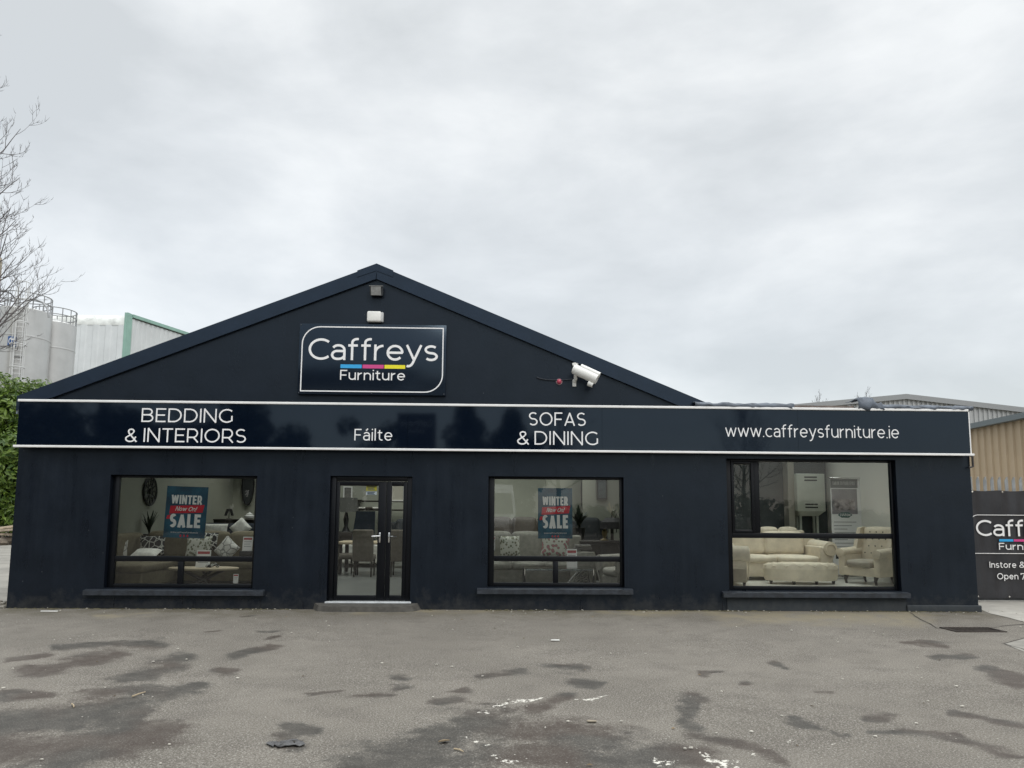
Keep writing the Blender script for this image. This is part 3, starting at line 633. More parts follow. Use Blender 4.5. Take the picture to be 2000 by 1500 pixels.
q = at(1092, 746, 0); rb = thing('alarm_strobe', 'small round pinkish red strobe dome beside the security camera', 'alarm strobe', q)
MB().tube([q, q+Vector((0,-.02,0))], .055, 16).build('strobe_base', mat('strobe_base', (.3, .2, .22), .5), rb)
MB().ball(q+Vector((0,-.025,0)), .043, .04, .043, 8).build('dome', mat('red_dome', (.42, .05, .09), .25), rb)
cb = [at(x, y, -.015) for x, y in ((1048, 737), (1056, 740), (1070, 742), (1090, 743), (1105, 742), (1118, 741))]
tag(MB().tube(cb, .011, 6).build('cable', mat('cable', (.012, .016, .024), .5)), 'short dark cable running along the gable to the camera', 'cable')

# ------------------------------------------------------------------ roofing felt on the flat roof edge
FELT = mat('grey_roofing_felt', (.10, .12, .15), .55, var=.25, vs_=5, bump=.4, bs=12)
def felt(name, label, pts, y0, y1, seed):
    rr = random.Random(seed); mb = MB(); n = 8; V = []; cols = len(pts)
    for px, pt, pbm in pts:
        a_, b_ = at(px, pt, -.06), at(px, pbm, -.19)
        for j in range(n):
            t_ = j/(n-1)
            if t_ < .55: y_ = y1+(y0-y1)*(t_/.55); z_ = a_.z+.02*math.sin(t_*7+px*.1)
            else: u = (t_-.55)/.45; y_ = y0-.03*math.sin(u*3.1); z_ = a_.z+(b_.z-a_.z)*u
            V.append((a_.x+rr.uniform(-.012, .012), y_+rr.uniform(-.014, .014), z_+rr.uniform(-.012, .012)*(1 if 0 < j < n-1 else .5)))
    mb.add(V, [(i*n+j, i*n+n+j, i*n+n+j+1, i*n+j+1) for i in range(cols-1) for j in range(n-1)])
    o = mb.build(name, FELT, smooth=60); s_ = o.modifiers.new('thickness', 'SOLIDIFY'); s_.thickness = .006
    return tag(o, label, 'roofing felt')
def steps(x0, x1, n, ft, fb): return [(x0+(x1-x0)*i/n, ft(i/n), fb(i/n)) for i in range(n+1)]
rr = random.Random(3); j = lambda a=1.2: rr.uniform(-a, a)
felt('roofing_felt', 'grey felt strip folded over the roof edge next to the foot of the gable', steps(1353, 1546, 26, lambda u: 787+2.5*u+j(.7)-min(0, u-.04)*-30, lambda u: 794+5*u+j(.9)), -.155, .5, 1)
felt('roofing_felt', 'grey felt strip along the roof edge at the far right end of the fascia', steps(1712, 1892, 24, lambda u: 791+4*u+j(.6), lambda u: 800+1.2*u+j(.8)), -.155, .5, 2)
felt('roofing_felt', 'crumpled dark felt bundle sticking up from the flat roof edge', [(1668, 780, 801), (1674, 777.5, 800), (1682, 778, 801), (1690, 777, 802), (1697, 777.5, 801), (1703, 784, 802), (1708, 789, 802), (1713, 787, 802), (1719, 795, 802)], -.17, .25, 4)
felt('roofing_felt', 'thin torn felt remains between the crumpled bundle and the left strip', steps(1548, 1668, 16, lambda u: 791+2*u+j(1.3), lambda u: 793.5+2*u+j(.4)), -.05, .7, 5)
tag(MB().box(at(1548, 796, -.1).x, at(1668, 796, -.1).x, -.10, -.04, at(1600, 799, -.1).z, at(1600, 792, -.1).z).build('timber_batten', mat('old_timber', (.16, .13, .115), .9, var=.3, vs_=8)), 'bare weathered timber batten showing under the torn roofing felt', 'batten')
q = at(1897, 892, -.05)
tag(MB().tube([(q.x-.02, -.05, q.z+.02), (q.x+.02, -.05, q.z), (q.x+.02, -.05, q.z-.17), (q.x-.05, -.05, q.z-.19)], .018, 8).build('overflow_pipe', mat('dark_pipe', (.05, .045, .045), .6)), 'short dark bent overflow pipe under the right end of the fascia', 'pipe')
q = at(32, 797, -.05)
tag(MB().tube([(q.x+.04, .1, q.z+.12), (q.x-.05, .1, q.z+.12), (q.x-.06, .1, q.z-.08)], .03, 8).build('rainwater_outlet', mat('pipe_grey', (.2, .25, .28), .5)), 'short grey rainwater outlet at the left corner of the shop', 'pipe')
# drain grate
q = atg(1900, 1231); dg = thing('drain_grate', 'dark rusty iron drain grate in the tarmac by the right corner', 'drain', q)
IRON = mat('rusty_iron', (.035, .027, .022), .8, var=.4, vs_=20)
fr = MB(); w, h = .36, .20
for bb in ((-w, w, -h, -h+.04), (-w, w, h-.04, h), (-w, -w+.04, -h+.04, h-.04), (w-.04, w, -h+.04, h-.04)): fr.box(q.x+bb[0], q.x+bb[1], q.y+bb[2], q.y+bb[3], .001, .016)
fr.build('grate_frame', IRON, dg, smooth=0)
br = MB()
for k in range(11): br.box(q.x-w+.07+k*.061, q.x-w+.07+k*.061+.025, q.y-h+.04, q.y+h-.04, .002, .013)
br.build('grate_bars', IRON, dg, smooth=0)

# ================================================================== BACKGROUND LEFT
CLAD_W = mat('white_cladding', (.62, .65, .66), .5, var=.07, vs_=.6)
CLAD_G = mat('green_trim', (.25, .41, .35), .55, var=.08, vs_=1)
def ribs(mb, a, b, z0, z1, step, depth, nrm, out=True):
    """trapezoidal ribbed sheet from a to b (xy), standing on z0"""
    a, b = Vector(a), Vector(b); Ln = (b-a).length; d = (b-a)/Ln; n = max(2, int(Ln/step)); P = []
    for k in range(n):
        for f_, o in ((0, 0), (.42, 0), (.52, 1), (.90, 1)):
            q = a+d*(Ln*(k+f_)/n)+Vector(nrm)*depth*o; P.append(q)
    P.append(b)
    zz = z1 if callable(z1) else (lambda u: z1)
    V = []
    for q in P: V += [(q.x, q.y, z0), (q.x, q.y, zz((q-a).length/Ln))]
    return mb.add(V, [(2*i, 2*i+2, 2*i+3, 2*i+1) for i in range(len(P)-1)])
WY = 48.0
wc = at(250, 612, WY); zt_ = wc.z
wl = at(100, 612, WY).x-6; dirr = Vector((math.sin(R(21.5)), math.cos(R(21.5)))); wl2 = Vector((wc.x, wc.y))+dirr*62
wh = thing('cladding_warehouse', 'tall white clad warehouse with pale green corner trim behind the shop roof', 'warehouse', (wc.x, wc.y, 0))
ribs(MB(), (wl, WY), (wc.x-.2, WY), 0, zt_-1.0, .95, .06, (0, -1)).build('front_cladding', CLAD_W, wh, smooth=0)
ev = MB(); prof = [(WY-.03, zt_-1.02)]+[(WY+.9-.93*math.cos(R(k)), zt_-1.0+1.0*math.sin(R(k))) for k in range(10, 91, 16)]
V = []
for x in (wl, wc.x-.1): V += [(x, y, z) for y, z in prof]
n = len(prof); ev.add(V, [(i, n+i, n+i+1, i+1) for i in range(n-1)]); ev.build('curved_eave', mat('eave_sheet', (.60, .62, .60), .55, var=.18, vs_=1.5), wh, smooth=60)
nr = Vector((dirr.y, -dirr.x)); p0 = Vector((wc.x, wc.y))+dirr*.25
ribs(MB(), tuple(p0), tuple(wl2), 0, lambda u: zt_-.35-u*1.2, .5, .05, tuple(nr)).build('side_cladding', mat('side_cladding_shaded', (.56, .585, .59), .55, var=.05, vs_=.5), wh, smooth=0)  # front white repeated darker, the side's shade put into its colour
cr = MB(); c2 = Vector((wc.x, wc.y)); u_ = nr*.10
def obox(mb, p, q, w_out, z0a, z1a, z0b, z1b, nrm):
    p, q, nn = Vector(p), Vector(q), Vector(nrm)*w_out
    V = [(p.x,p.y,z0a),(q.x,q.y,z0b),(q.x,q.y,z1b),(p.x,p.y,z1a)]; V += [(x+nn.x,y+nn.y,z) for x,y,z in V]
    return mb.add(V, [(0,1,2,3),(4,7,6,5),(0,4,5,1),(3,2,6,7),(0,3,7,4),(1,5,6,2)])
obox(cr, c2-Vector((.22, 0)), c2+Vector((.0, 0)), .08, 0, zt_+.05, 0, zt_+.05, (0, -1))
obox(cr, c2+Vector((0,-.08)), c2+dirr*.4, .08, 0, zt_+.05, 0, zt_, tuple(nr)); cr.build('corner_trim', CLAD_G, wh, smooth=0)
obox(MB(), c2+dirr*.4, wl2, .18, zt_-.26, zt_+.0, zt_-1.4, zt_-1.14, tuple(nr)).build('eave_trim', CLAD_G, wh, smooth=0)
V = [(wl, WY+.9, zt_), (wc.x, WY+.9, zt_), (wl2.x, wl2.y, zt_-1.2), (wl, WY+60, zt_-.6)]
MB().add(V, [(0,1,2,3)]).build('roof', ROOF, wh, smooth=0)
q = c2+dirr*47; MB().rbox(q.x-3.4, q.x-1.2, q.y-1, q.y+1, zt_-1.0, zt_+.75, .3).build('roof_vent', mat('vent_grey', (.35, .36, .36), .6), wh)

SILO = mat('silo_steel', (.52, .52, .51), .36, var=.06, vs_=.9, metal=.65, detail=8)
RAIL = mat('rail_steel', (.32, .33, .34), .5, var=.1, vs_=3, metal=.3)
def silo(px_c, px_r, py_top, Y, label, rail_h, ladder):
    c = at(px_c, py_top, Y); r = (at(px_r, py_top, Y)-c).x; zt2 = c.z
    s = thing('storage_silo', label, 'silo', (c.x, Y, 0), 'steel silos behind the hedge')
    MB().lathe([(r, 0), (r, 5.2), (r+.02, 5.22), (r+.02, 5.3), (r, 5.32), (r, zt2-1.9), (r+.02, zt2-1.88), (r+.02, zt2-1.8), (r, zt2-1.78), (r, zt2-.06), (r-.06, zt2), (.25, zt2+.35)], (c.x, Y, 0), 40).build('tank', SILO, s)
    rl_ = MB(); n = 14
    for zz in (rail_h, rail_h*.52): rl_.tube([(c.x+r*.97*math.cos(2*math.pi*k/36), Y+r*.97*math.sin(2*math.pi*k/36), zt2+zz) for k in range(37)], .035, 6, False)
    for k in range(n):
        a_ = 2*math.pi*k/n+.2; x_, y_ = c.x+r*.97*math.cos(a_), Y+r*.97*math.sin(a_); rl_.tube([(x_, y_, zt2-.25), (x_, y_, zt2+rail_h)], .032, 6)
    rl_.build('guard_rail', RAIL, s); LADM = mat('ladder_galvanised', (.62, .63, .63), .5)
    if ladder:
        a_ = R(-61); ux, uy = math.cos(a_), math.sin(a_); tx, ty = -uy, ux
        P = lambda o, t_, z: (c.x+ux*(r+o)+tx*t_, Y+uy*(r+o)+ty*t_, z)
        lm = MB()
        for t_ in (-.26, .26): lm.tube([P(.15, t_, 2.5), P(.15, t_, zt2+1.2)], .045, 6)
        k = 2.6
        while k < zt2+1: lm.tube([P(.15, -.26, k), P(.15, .26, k)], .02, 5); k += .3
        lm.build('ladder', LADM, s)
        cg = MB(); k = 3.2
        while k < zt2+1.6:
            cg.tube([P(.15+.72*math.sin(R(q_)), .42*math.cos(R(q_)), k) for q_ in range(0, 181, 20)], .035, 5); k += 1.45
        cg.tube([P(.15+.72*math.sin(R(q_)), .42*math.cos(R(q_)), zt2+1.45) for q_ in range(0, 181, 20)], .026, 5)
        for q_ in (30, 65, 115, 150): cg.tube([P(.15+.72*math.sin(R(q_)), .42*math.cos(R(q_)), 3.2), P(.15+.72*math.sin(R(q_)), .42*math.cos(R(q_)), zt2+1.45)], .02, 5)
        cg.build('ladder_cage', LADM, s)
        for z_ in (5.5, 8.3, 11.2): MB().tube([P(0, 0, z_), P(.15, -.3, z_), P(.15, .3, z_), P(0, 0, z_)], .025, 5).build('ladder_bracket', RAIL, s)
        gp = [at(*q_, Y-1.2) for q_ in ((36, 585), (52, 584), (70, 585), (84, 591), (92, 602), (95, 614), (95, 620))]
        MB().tube(gp, .06, 8).build('vent_pipe', RAIL, s)
        d0, d1 = at(17, 657, Y-r-.02), at(28, 676, Y-r-.02)
        sg = MB().box(d0.x, d1.x, Y-r*1.02-.05, Y-r*.9, d1.z, d0.z).build('silo_sign', mat('blue_sign', (.02, .09, .27), .4), s, smooth=0)
        zc, xc, wd = (d0.z+d1.z)/2, (d0.x+d1.x)/2, (d1.x-d0.x)
        lg = MB(); yy = Y-r*1.02-.056
        arc_ = [(xc+wd*.36*math.cos(R(k)), zc+wd*.55*math.sin(R(k))) for k in range(80, 291, 15)]
        for k in range(len(arc_)-1):
            (x0, z0), (x1, z1) = arc_[k:k+2]; f_ = lambda x, z, s_: (xc+(x-xc)*s_, yy, zc+(z-zc)*s_)
            lg.quad(f_(x0,z0,.75), f_(x1,z1,.75), f_(x1,z1,1), f_(x0,z0,1))
        for o in (-.12, .12): lg.quad((xc-.02,yy,zc+o-.04),(xc+wd*.4,yy,zc+o-.04),(xc+wd*.4,yy,zc+o+.04),(xc-.02,yy,zc+o+.04))
        lg.build('emblem', LETTER, sg, smooth=0)
    return s
silo(46, 95, 610, 36, 'big grey steel silo with caged ladder and blue sign, left of its twin', 1.0, True)
silo(106, 145, 634, 39, 'shorter grey steel silo with plain top rail, between the laddered silo and the white warehouse', .95, False)
q = at(-3, 503, 33)
fp = MB().tube([(q.x, 33, 0), (q.x, 33, q.z-.3), (q.x, 33, q.z)], [.22, .22, .17], 12).build('flue_pipe', mat('beige_pipe', (.42, .38, .29), .7, var=.15, vs_=2)); tag(fp, 'tall beige upright pipe at the left edge of the photo beside the silos', 'pipe')
LY = 44; q = at(31, 600, LY); la = thing('street_lamp', 'thin dark street lamp with curved arm behind the silo rail', 'street lamp', (q.x, LY, 0))
DARKM = mat('dark_metal', (.05, .052, .055), .5)
arm = [at(x, y, LY) for x, y in ((31, 600), (30, 588), (27, 580), (22, 574), (14, 570), (9, 568))]
MB().tube([(q.x, LY, 0), (q.x, LY, 6), arm[0]], [.11, .09, .06], 8).build('pole', DARKM, la); MB().tube(arm, .05, 8).build('arm', DARKM, la)
h_ = at(7, 568, LY); MB().rbox(h_.x-.28, h_.x+.2, LY-.15, LY+.15, h_.z-.09, h_.z+.07, .05).build('lamp_head', BLACK, la)

# ------------------------------------------------------------------ bare tree
BARK = mat('grey_bark', (.115, .105, .105), .85, var=.25, vs_=5)
BARKD = mat('dark_bark', (.05, .043, .037), .9, var=.25, vs_=5)
def bare_tree(name, label, base, H, R_, seed, limbs, bark, z0f=.22, r0=.28, cat='tree', group=None, detail=3, nside=5):
    rr = random.Random(seed); t_ = thing(name, label, cat, base, group); bx, by = base[0], base[1]
    MB().tube([(bx, by, 0), (bx+.1, by, H*.3), (bx-.05, by+.1, H*.6), (bx+.1, by, H*.97)], [r0, r0*.8, r0*.45, .02], 10).build('trunk', bark, t_)
    cm_ = MB()
    def branch(p, d, ln, r, lev):
        k = 7 if lev < 2 else 5; P = [p]; dd_ = d.copy()
        for i in range(k):
            dd_ = (dd_+Vector((rr.uniform(-.13, .13), rr.uniform(-.13, .13), rr.uniform(-.08, .10)+.085*(1+lev*.5)))).normalized(); P.append(P[-1]+dd_*ln/k)
        cm_.tube(P, [r*(1-.82*i/k) for i in range(k+1)], nside if lev < 2 else 3, False)
        if lev >= detail: return
        m_ = (6, 5, 3)[min(lev, 2)]
        for b in range(m_):
            u = rr.uniform(.22, .98) if lev else .25+.72*b/m_+rr.uniform(0, .08)
            i = min(k-1, int(u*k)); q_ = P[i].lerp(P[i+1], u*k-i); ax = (P[i+1]-P[i]).normalized()
            sd_ = ax.orthogonal().normalized(); sd_.rotate(Matrix.Rotation(rr.uniform(0, 6.28), 3, ax)); an = R(rr.uniform(28, 58))
            branch(q_, (ax*math.cos(an)+sd_*math.sin(an)).normalized(), ln*rr.uniform(.32, .55)*(1.15-u*.45), max(.0095, r*(1-.8*u)*.62), lev+1)
    for i in range(limbs):
        u = i/(limbs-1); z = H*(z0f+(.93-z0f)*u); az = i*2.4+rr.uniform(-.4, .4); el = R(25+35*u+rr.uniform(-8, 8))
        ln = R_*(1.06-.5*u**1.8)*rr.uniform(.8, 1.12)
        branch(Vector((bx, by, z)), Vector((math.cos(az)*math.cos(el), math.sin(az)*math.cos(el), math.sin(el))), ln, max(.03, r0*.34*(1-.5*u)), 0)
    cm_.build('crown', bark, t_, smooth=0); return t_
q = at(-150, 700, 18)
bare_tree('bare_tree', 'tall leafless tree reaching in from the left edge in front of the silos', (q.x, 18, 0), at(0, 105, 18).z, 5.2, 11, 46, BARK, z0f=.30, r0=.24)
for px, Y, H, s_, lab in ((1598, 74, None, 5, 'leafless treetop showing just above the grey warehouse roof, left one'), (1690, 72, None, 8, 'leafless treetop above the grey warehouse roof behind the crumpled felt')):
    q = at(px, 764 if px > 1600 else 770, Y); bare_tree('bare_tree', lab, (q.x, Y, 0), q.z, 2.8, s_, 16, BARK, z0f=.45, r0=.2, group='bare trees behind the grey warehouse', detail=2)

# ------------------------------------------------------------------ leafy growth
def leaf_mat(name, dark, light, rough=.5):
    m = bpy.data.materials.new(name); m.use_nodes = True; t = m.node_tree; p = t.nodes['Principled BSDF']
    g = N(t, 'ShaderNodeNewGeometry'); r = N(t, 'ShaderNodeValToRGB'); L(t, g.outputs['Random Per Island'], r.inputs[0])
    r.color_ramp.elements[0].color = tuple(dark)+(1,); r.color_ramp.elements[1].color = tuple(light)+(1,)
    L(t, r.outputs[0], p.inputs['Base Color']); p.inputs['Roughness'].default_value = rough
    tr = N(t, 'ShaderNodeBsdfTranslucent'); L(t, r.outputs[0], tr.inputs[0]); mx = N(t, 'ShaderNodeMixShader', i_Fac=.25)
    L(t, p.outputs[0], mx.inputs[1]); L(t, tr.outputs[0], mx.inputs[2]); L(t, mx.outputs[0], t.nodes['Material Output'].inputs[0]); return m
LAUREL = leaf_mat('laurel_leaves', (.045, .10, .018), (.19, .28, .045), .38)
EVERG = leaf_mat('evergreen_leaves', (.012, .022, .010), (.035, .055, .022))
def leaves(mb, rr, c, rad, n, size, shell=.55):
    for _ in range(n):
        d = Vector((rr.gauss(0,1), rr.gauss(0,1), rr.gauss(0,1))).normalized(); k = (shell+(1-shell)*rr.random()**.6)
        p = Vector((c[0]+d.x*rad[0]*k, c[1]+d.y*rad[1]*k, c[2]+d.z*rad[2]*k))
        if p.z < .2: continue
        a_ = (d+Vector((rr.uniform(-.9,.9), rr.uniform(-.9,.9), rr.uniform(-.3,1.0)))).normalized(); t_ = a_.orthogonal().normalized(); t_.rotate(Matrix.Rotation(rr.uniform(0, 6.28), 3, a_)); b_ = a_.cross(t_)
        s = size*rr.uniform(.6, 1.3); w = s*.42
        mb.add([p-t_*s, p+b_*w*.9-t_*.2*s, p+t_*s-a_*s*.25, p-b_*w*.9-t_*.2*s], [(0,1,2,3)])
hq = [at(25, 870, 25), at(88, 800, 26.5), at(-60, 860, 25)]
hs = thing('laurel_shrub', 'big dense green leafy shrub behind the left corner of the shop', 'shrub', (hq[0].x, 25, 0))
rr = random.Random(21); hm = MB()
for k in range(60):
    x = rr.uniform(at(-110, 800, 25).x, at(104, 800, 25).x); u = (x-at(20, 800, 25).x)
    top = at(20, 716, 25).z-.06*u*u-(max(0, u)*.28)
    z = rr.uniform(.9, top-.9); leaves(hm, rr, (x, 25+rr.uniform(-1.4, 1.4), z), (rr.uniform(.8, 1.3), rr.uniform(.8, 1.2), rr.uniform(.7, 1.1)), 760, rr.choice((.11, .15, .2)))
hm.build('foliage', LAUREL, hs, smooth=0)
stm = MB()
for k in range(14):
    x = rr.uniform(at(-100, 800, 25).x, at(90, 800, 25).x); stm.tube([(x, 25, 0), (x+rr.uniform(-.5, .5), 25+rr.uniform(-.5, .5), 3), (x+rr.uniform(-1, 1), 25+rr.uniform(-.8, .8), rr.uniform(4.5, 7))], [.09, .06, .02], 6)
stm.build('stems', BARKD, hs)
PLK = mat('sawn_timber', (.40, .33, .25), .8, var=.25, vs_=5)
for k, (px, py, lab) in enumerate(((-10, 1042, 'lowest pale timber plank of the small pile under the shrub'), (-6, 1037, 'middle pale timber plank of the small pile under the shrub'), (-2, 1032, 'topmost pale timber plank of the small pile under the shrub'))):
    q = at(px, py, 21.5); M_ = Matrix.Translation(q) @ Matrix.Rotation(R((4, -5, -9)[k]), 4, 'Y') @ Matrix.Rotation(R((10, -8, 16)[k]), 4, 'Z')
    tag(MB().rbox(-1.6, .95, -.12, .12, -.05, .05, .01, M=M_).build('timber_plank', PLK), lab, 'plank', 'timber planks under the shrub')
q = at(0, 1050, 21.5); rr = random.Random(2); mb = MB()
for k in range(50):
    r_ = rr.uniform(.1, .3); mb.ball((q.x-1.2+rr.uniform(-1.8, 1.7), 21.8+rr.uniform(-.8, .6), r_*.4+rr.random()**2*.25), r_, r_*rr.uniform(.7, 1.2), r_*.7, 4)
o = mb.build('rubble', mat('rubble_brown', (.11, .09, .07), .95, var=.5, vs_=4, bump=.6, bs=20), smooth=0); o['kind'] = 'stuff'; o['label'] = 'brown rubble heap under the timber planks'
rr = random.Random(5); mb = MB(); q = atg(6, 1180)
for k in range(60):
    r_ = rr.uniform(.015, .06); x = XL-.05-rr.random()**2*.5; mb.ball((x, rr.uniform(-.02, 1.2), r_*.4), r_, r_*rr.uniform(.6, 1.2), r_*.7, 3)
o = mb.build('loose_stones', mat('stone_grey', (.2, .19, .165), .95, var=.4, vs_=9), smooth=0); o['kind'] = 'stuff'; o['label'] = 'loose grey stones along the left corner of the shop'

# ================================================================== BACKGROUND RIGHT
GREYCL = mat('grey_cladding', (.36, .37, .37), .55, var=.06, vs_=.4); GREYTR = mat('grey_trim', (.26, .27, .275), .5)
GY = 52; ap = at(1767, 771, GY); ll = at(1560, 790.5, GY); slp = (ap.z-ll.z)/(ap.x-ll.x); half = 17.0; ez = ap.z-half*slp
gw = thing('gabled_warehouse', 'far grey ribbed metal warehouse with a low pitched gable', 'warehouse', (ap.x, GY, 0))
ribs(MB(), (ap.x-half, GY), (ap.x+half, GY), 0, lambda u: ez+(ap.z-ez)*(1-abs(2*u-1))-.1, .42, .09, (0, -1)).build('gable_cladding', GREYCL, gw, smooth=0)
MB().prism([(ap.x-half-.2, ez-.42), (ap.x, ap.z-.42), (ap.x, ap.z+.04), (ap.x-half-.2, ez+.04)], GY-.28, GY+.1).build('verge_trim', GREYTR, gw, smooth=0)
MB().prism([(ap.x, ap.z-.42), (ap.x+half+.2, ez-.42), (ap.x+half+.2, ez+.04), (ap.x, ap.z+.04)], GY-.28, GY+.1).build('verge_trim', GREYTR, gw, smooth=0)
MB().add([(ap.x-half,GY,ez),(ap.x,GY,ap.z),(ap.x,GY+50,ap.z),(ap.x-half,GY+50,ez),(ap.x+half,GY,ez),(ap.x+half,GY+50,ez)], [(0,1,2,3),(1,4,5,2)]).build('roof', ROOF, gw, smooth=0)
MB().box(ap.x-half, ap.x-half+.1, GY+.1, GY+50, 0, ez).build('side_wall', GREYCL, gw, smooth=0)
MB().box(ap.x+half-.1, ap.x+half, GY+.1, GY+50, 0, ez).build('side_wall', GREYCL, gw, smooth=0)
BEIGE = mat('beige_cladding', (.44, .34, .225), .55, var=.06, vs_=.7)
wd = Vector((math.sin(R(4.4)), math.cos(R(4.4)))); wn = Vector((-wd.y, wd.x)); w0 = Vector((14.6, 1.0))-wd*6
bw = thing('beige_warehouse', 'beige ribbed metal shed with grey eaves behind the gate', 'shed', (w0.x, w0.y, 0))
_b0 = ray(1900, 829); tt = None
for k in range(2000):                     # depth at which the ray meets the wall line
    pp = CAM_P+_b0*(.02*k); 
    if (Vector((pp.x, pp.y))-w0).dot(wn) < 0: tt = pp; break
zE = tt.z
ribs(MB(), tuple(w0), tuple(w0+wd*40), 0, zE-.05, .36, .045, tuple(wn)).build('wall_cladding', BEIGE, bw, smooth=0)
obox(MB(), w0, w0+wd*40, .22, zE-.16, zE+.0, zE-.16, zE+.0, tuple(wn)).build('gutter', mat('slate_gutter', (.13, .155, .165), .5), bw, smooth=0)
e1, e2 = w0+wn*.2, w0+wd*40+wn*.2
MB().add([(e1.x,e1.y,zE+.0),(e2.x,e2.y,zE+.0),(e2.x+10,e2.y,zE+1.9),(e1.x+10,e1.y,zE+1.9)], [(0,1,2,3)]).build('roof', mat('shed_roof', (.2, .215, .22), .6), bw, smooth=0)
q = w0; MB().add([(q.x,q.y,0),(q.x+10,q.y,0),(q.x+10,q.y,zE+1.8),(q.x,q.y,zE-.05)], [(0,1,2,3)]).build('end_wall', BEIGE, bw, smooth=0)
# palisade gate with banner
GTY = atg(1925, 1176).y
gx0 = at(1898, 1100, GTY).x; gx1 = gx0+3.4
gt = thing('palisade_gate', 'galvanised steel palisade gate right of the shop, its pale tips above the banner', 'gate', (gx0, GTY, 0))
ztip, zb_ = at(1930, 931, GTY).z, .10
x = gx0+.07; PS = (at(1942, 940, GTY).x-at(1914, 940, GTY).x)/2; x = at(1900, 940, GTY).x-.01
while x < gx1:
    p_ = MB(); w = .034; yb = GTY+.05
    out = [(x-w, zb_), (x+w, zb_), (x+w, ztip-.07), (x+.012, ztip), (x-.012, ztip), (x-w, ztip-.07)]
    V = []
    for (a_, z_) in out: V.append((a_, yb-(.022 if abs(a_-x) < .02 else 0), z_))
    p_.add(V+[(vx, vy+.006, vz) for vx, vy, vz in V]+[(x, yb-.022, zb_), (x, yb-.022, ztip-.02)], [(0,12,13,4,5),(12,1,2,3,13),(13,3,4),(6,7,8,9,10,11)])
    p_.build('pale', STEEL, gt, smooth=0); x += PS
for z_ in (.35, ztip-.45): MB().box(gx0, gx1, GTY+.062, GTY+.10, z_-.025, z_+.025).build('gate_rail', STEEL, gt, smooth=0)
MB().box(gx0, gx1, GTY-.0, GTY+.05, .035, .085).build('bottom_rail', mat('dark_rail', (.03, .035, .04), .5), gt, smooth=0)
BANM = mat('banner_mesh', (.028, .029, .034), .38, var=.18, vs_=3, bump=.18, bs=5)
zb0, zb1 = at(1950, 1168, GTY).z, at(1950, 957.5, GTY).z
bn = thing('banner', 'dark printed mesh banner tied over the gate, with white lettering', 'banner', (gx0, GTY, zb0))
mb = MB(); nxb, nzb = 60, 36; bx0, bx1 = gx0+.0, gx0+3.3
def bdepth(x, z): return GTY-.012-.010*math.sin(x*11)*math.sin(z*2.2)-.012*math.sin(x*2*math.pi/PS)**2-.006*math.sin(4*x+7*z)
V = []
for k in range(nzb+1):
    for i in range(nxb+1):
        x = bx0+(bx1-bx0)*i/nxb; z = zb0+(zb1-zb0)*k/nzb
        sag = .018*abs(math.sin((x-bx0)*math.pi/.58)) if k == nzb else 0
        V.append((x, bdepth(x, z), z-sag))
mb.add(V, [(k*(nxb+1)+i, k*(nxb+1)+i+1, (k+1)*(nxb+1)+i+1, (k+1)*(nxb+1)+i) for k in range(nzb) for i in range(nxb)])
mb.build('banner_sheet', BANM, bn, smooth=80)
YB = GTY-.046
def bt(s, x0, x1, pb_, pt, wt, gap):
    return ptext(s, x0, x1, pb_, pt, YB, wt, gap, .002)
bt('Caffreys', 1907, 2098, 1047.5, 1016, .125, .09).build('lettering', LETTER, bn, smooth=0)
bt('Furniture', 1951.5, 2050, 1074, 1060.5, .14, .13).build('lettering', LETTER, bn, smooth=0)
bt('Instore', 1933, 1985, 1109, 1097, .13, .14).build('lettering', LETTER, bn, smooth=0)
bt('&', 1991, 2002, 1109, 1097, .13, .14).build('lettering', LETTER, bn, smooth=0)
bt('Open', 1948, 1989, 1131.5, 1119.5, .13, .14).build('lettering', LETTER, bn, smooth=0)
bt('7', 1994, 2003, 1132, 1119.5, .13, .14).build('lettering', LETTER, bn, smooth=0)
for p0, p1, m_ in ((1951.5, 1979, CY), (1980, 2014, MG), (2015, 2050, YE)):
    q0, q1, zc = at(p0, 1055, YB), at(p1, 1055, YB), at(1980, 1055.5, YB).z; MB().box(q0.x, q1.x, YB-.002, YB+.003, zc-.022, zc+.022).build('colour_bar', m_, bn, smooth=0)
zl, zu = at(1960, 1081, YB).z, at(1960, 1006, YB).z; xl_ = at(1903, 1081, YB).x; xr_ = at(2100, 1081, YB).x
path = [(xl_-.03+0, zu-.10)]+[(xl_-.03+.14+.14*math.cos(R(k)), zu-.12+.12*math.sin(R(k))) for k in (150, 130, 110, 90)]+[(xr_, zu)]
for nm, P in (('outline', path), ('outline', [(xl_, zl), (xr_, zl)])):
    MB().tube([(x, YB-.002, z) for x, z in P], .008, 4).build(nm, LETTER, bn, smooth=0)
x = bx0+.08
while x < bx1:
    for z in (zb1-.03, zb0+.03): MB().tube([(x, bdepth(x, z)-.008, z), (x, bdepth(x, z)-.002, z)], .016, 10).build('eyelet', CHROME, bn)
    x += .58

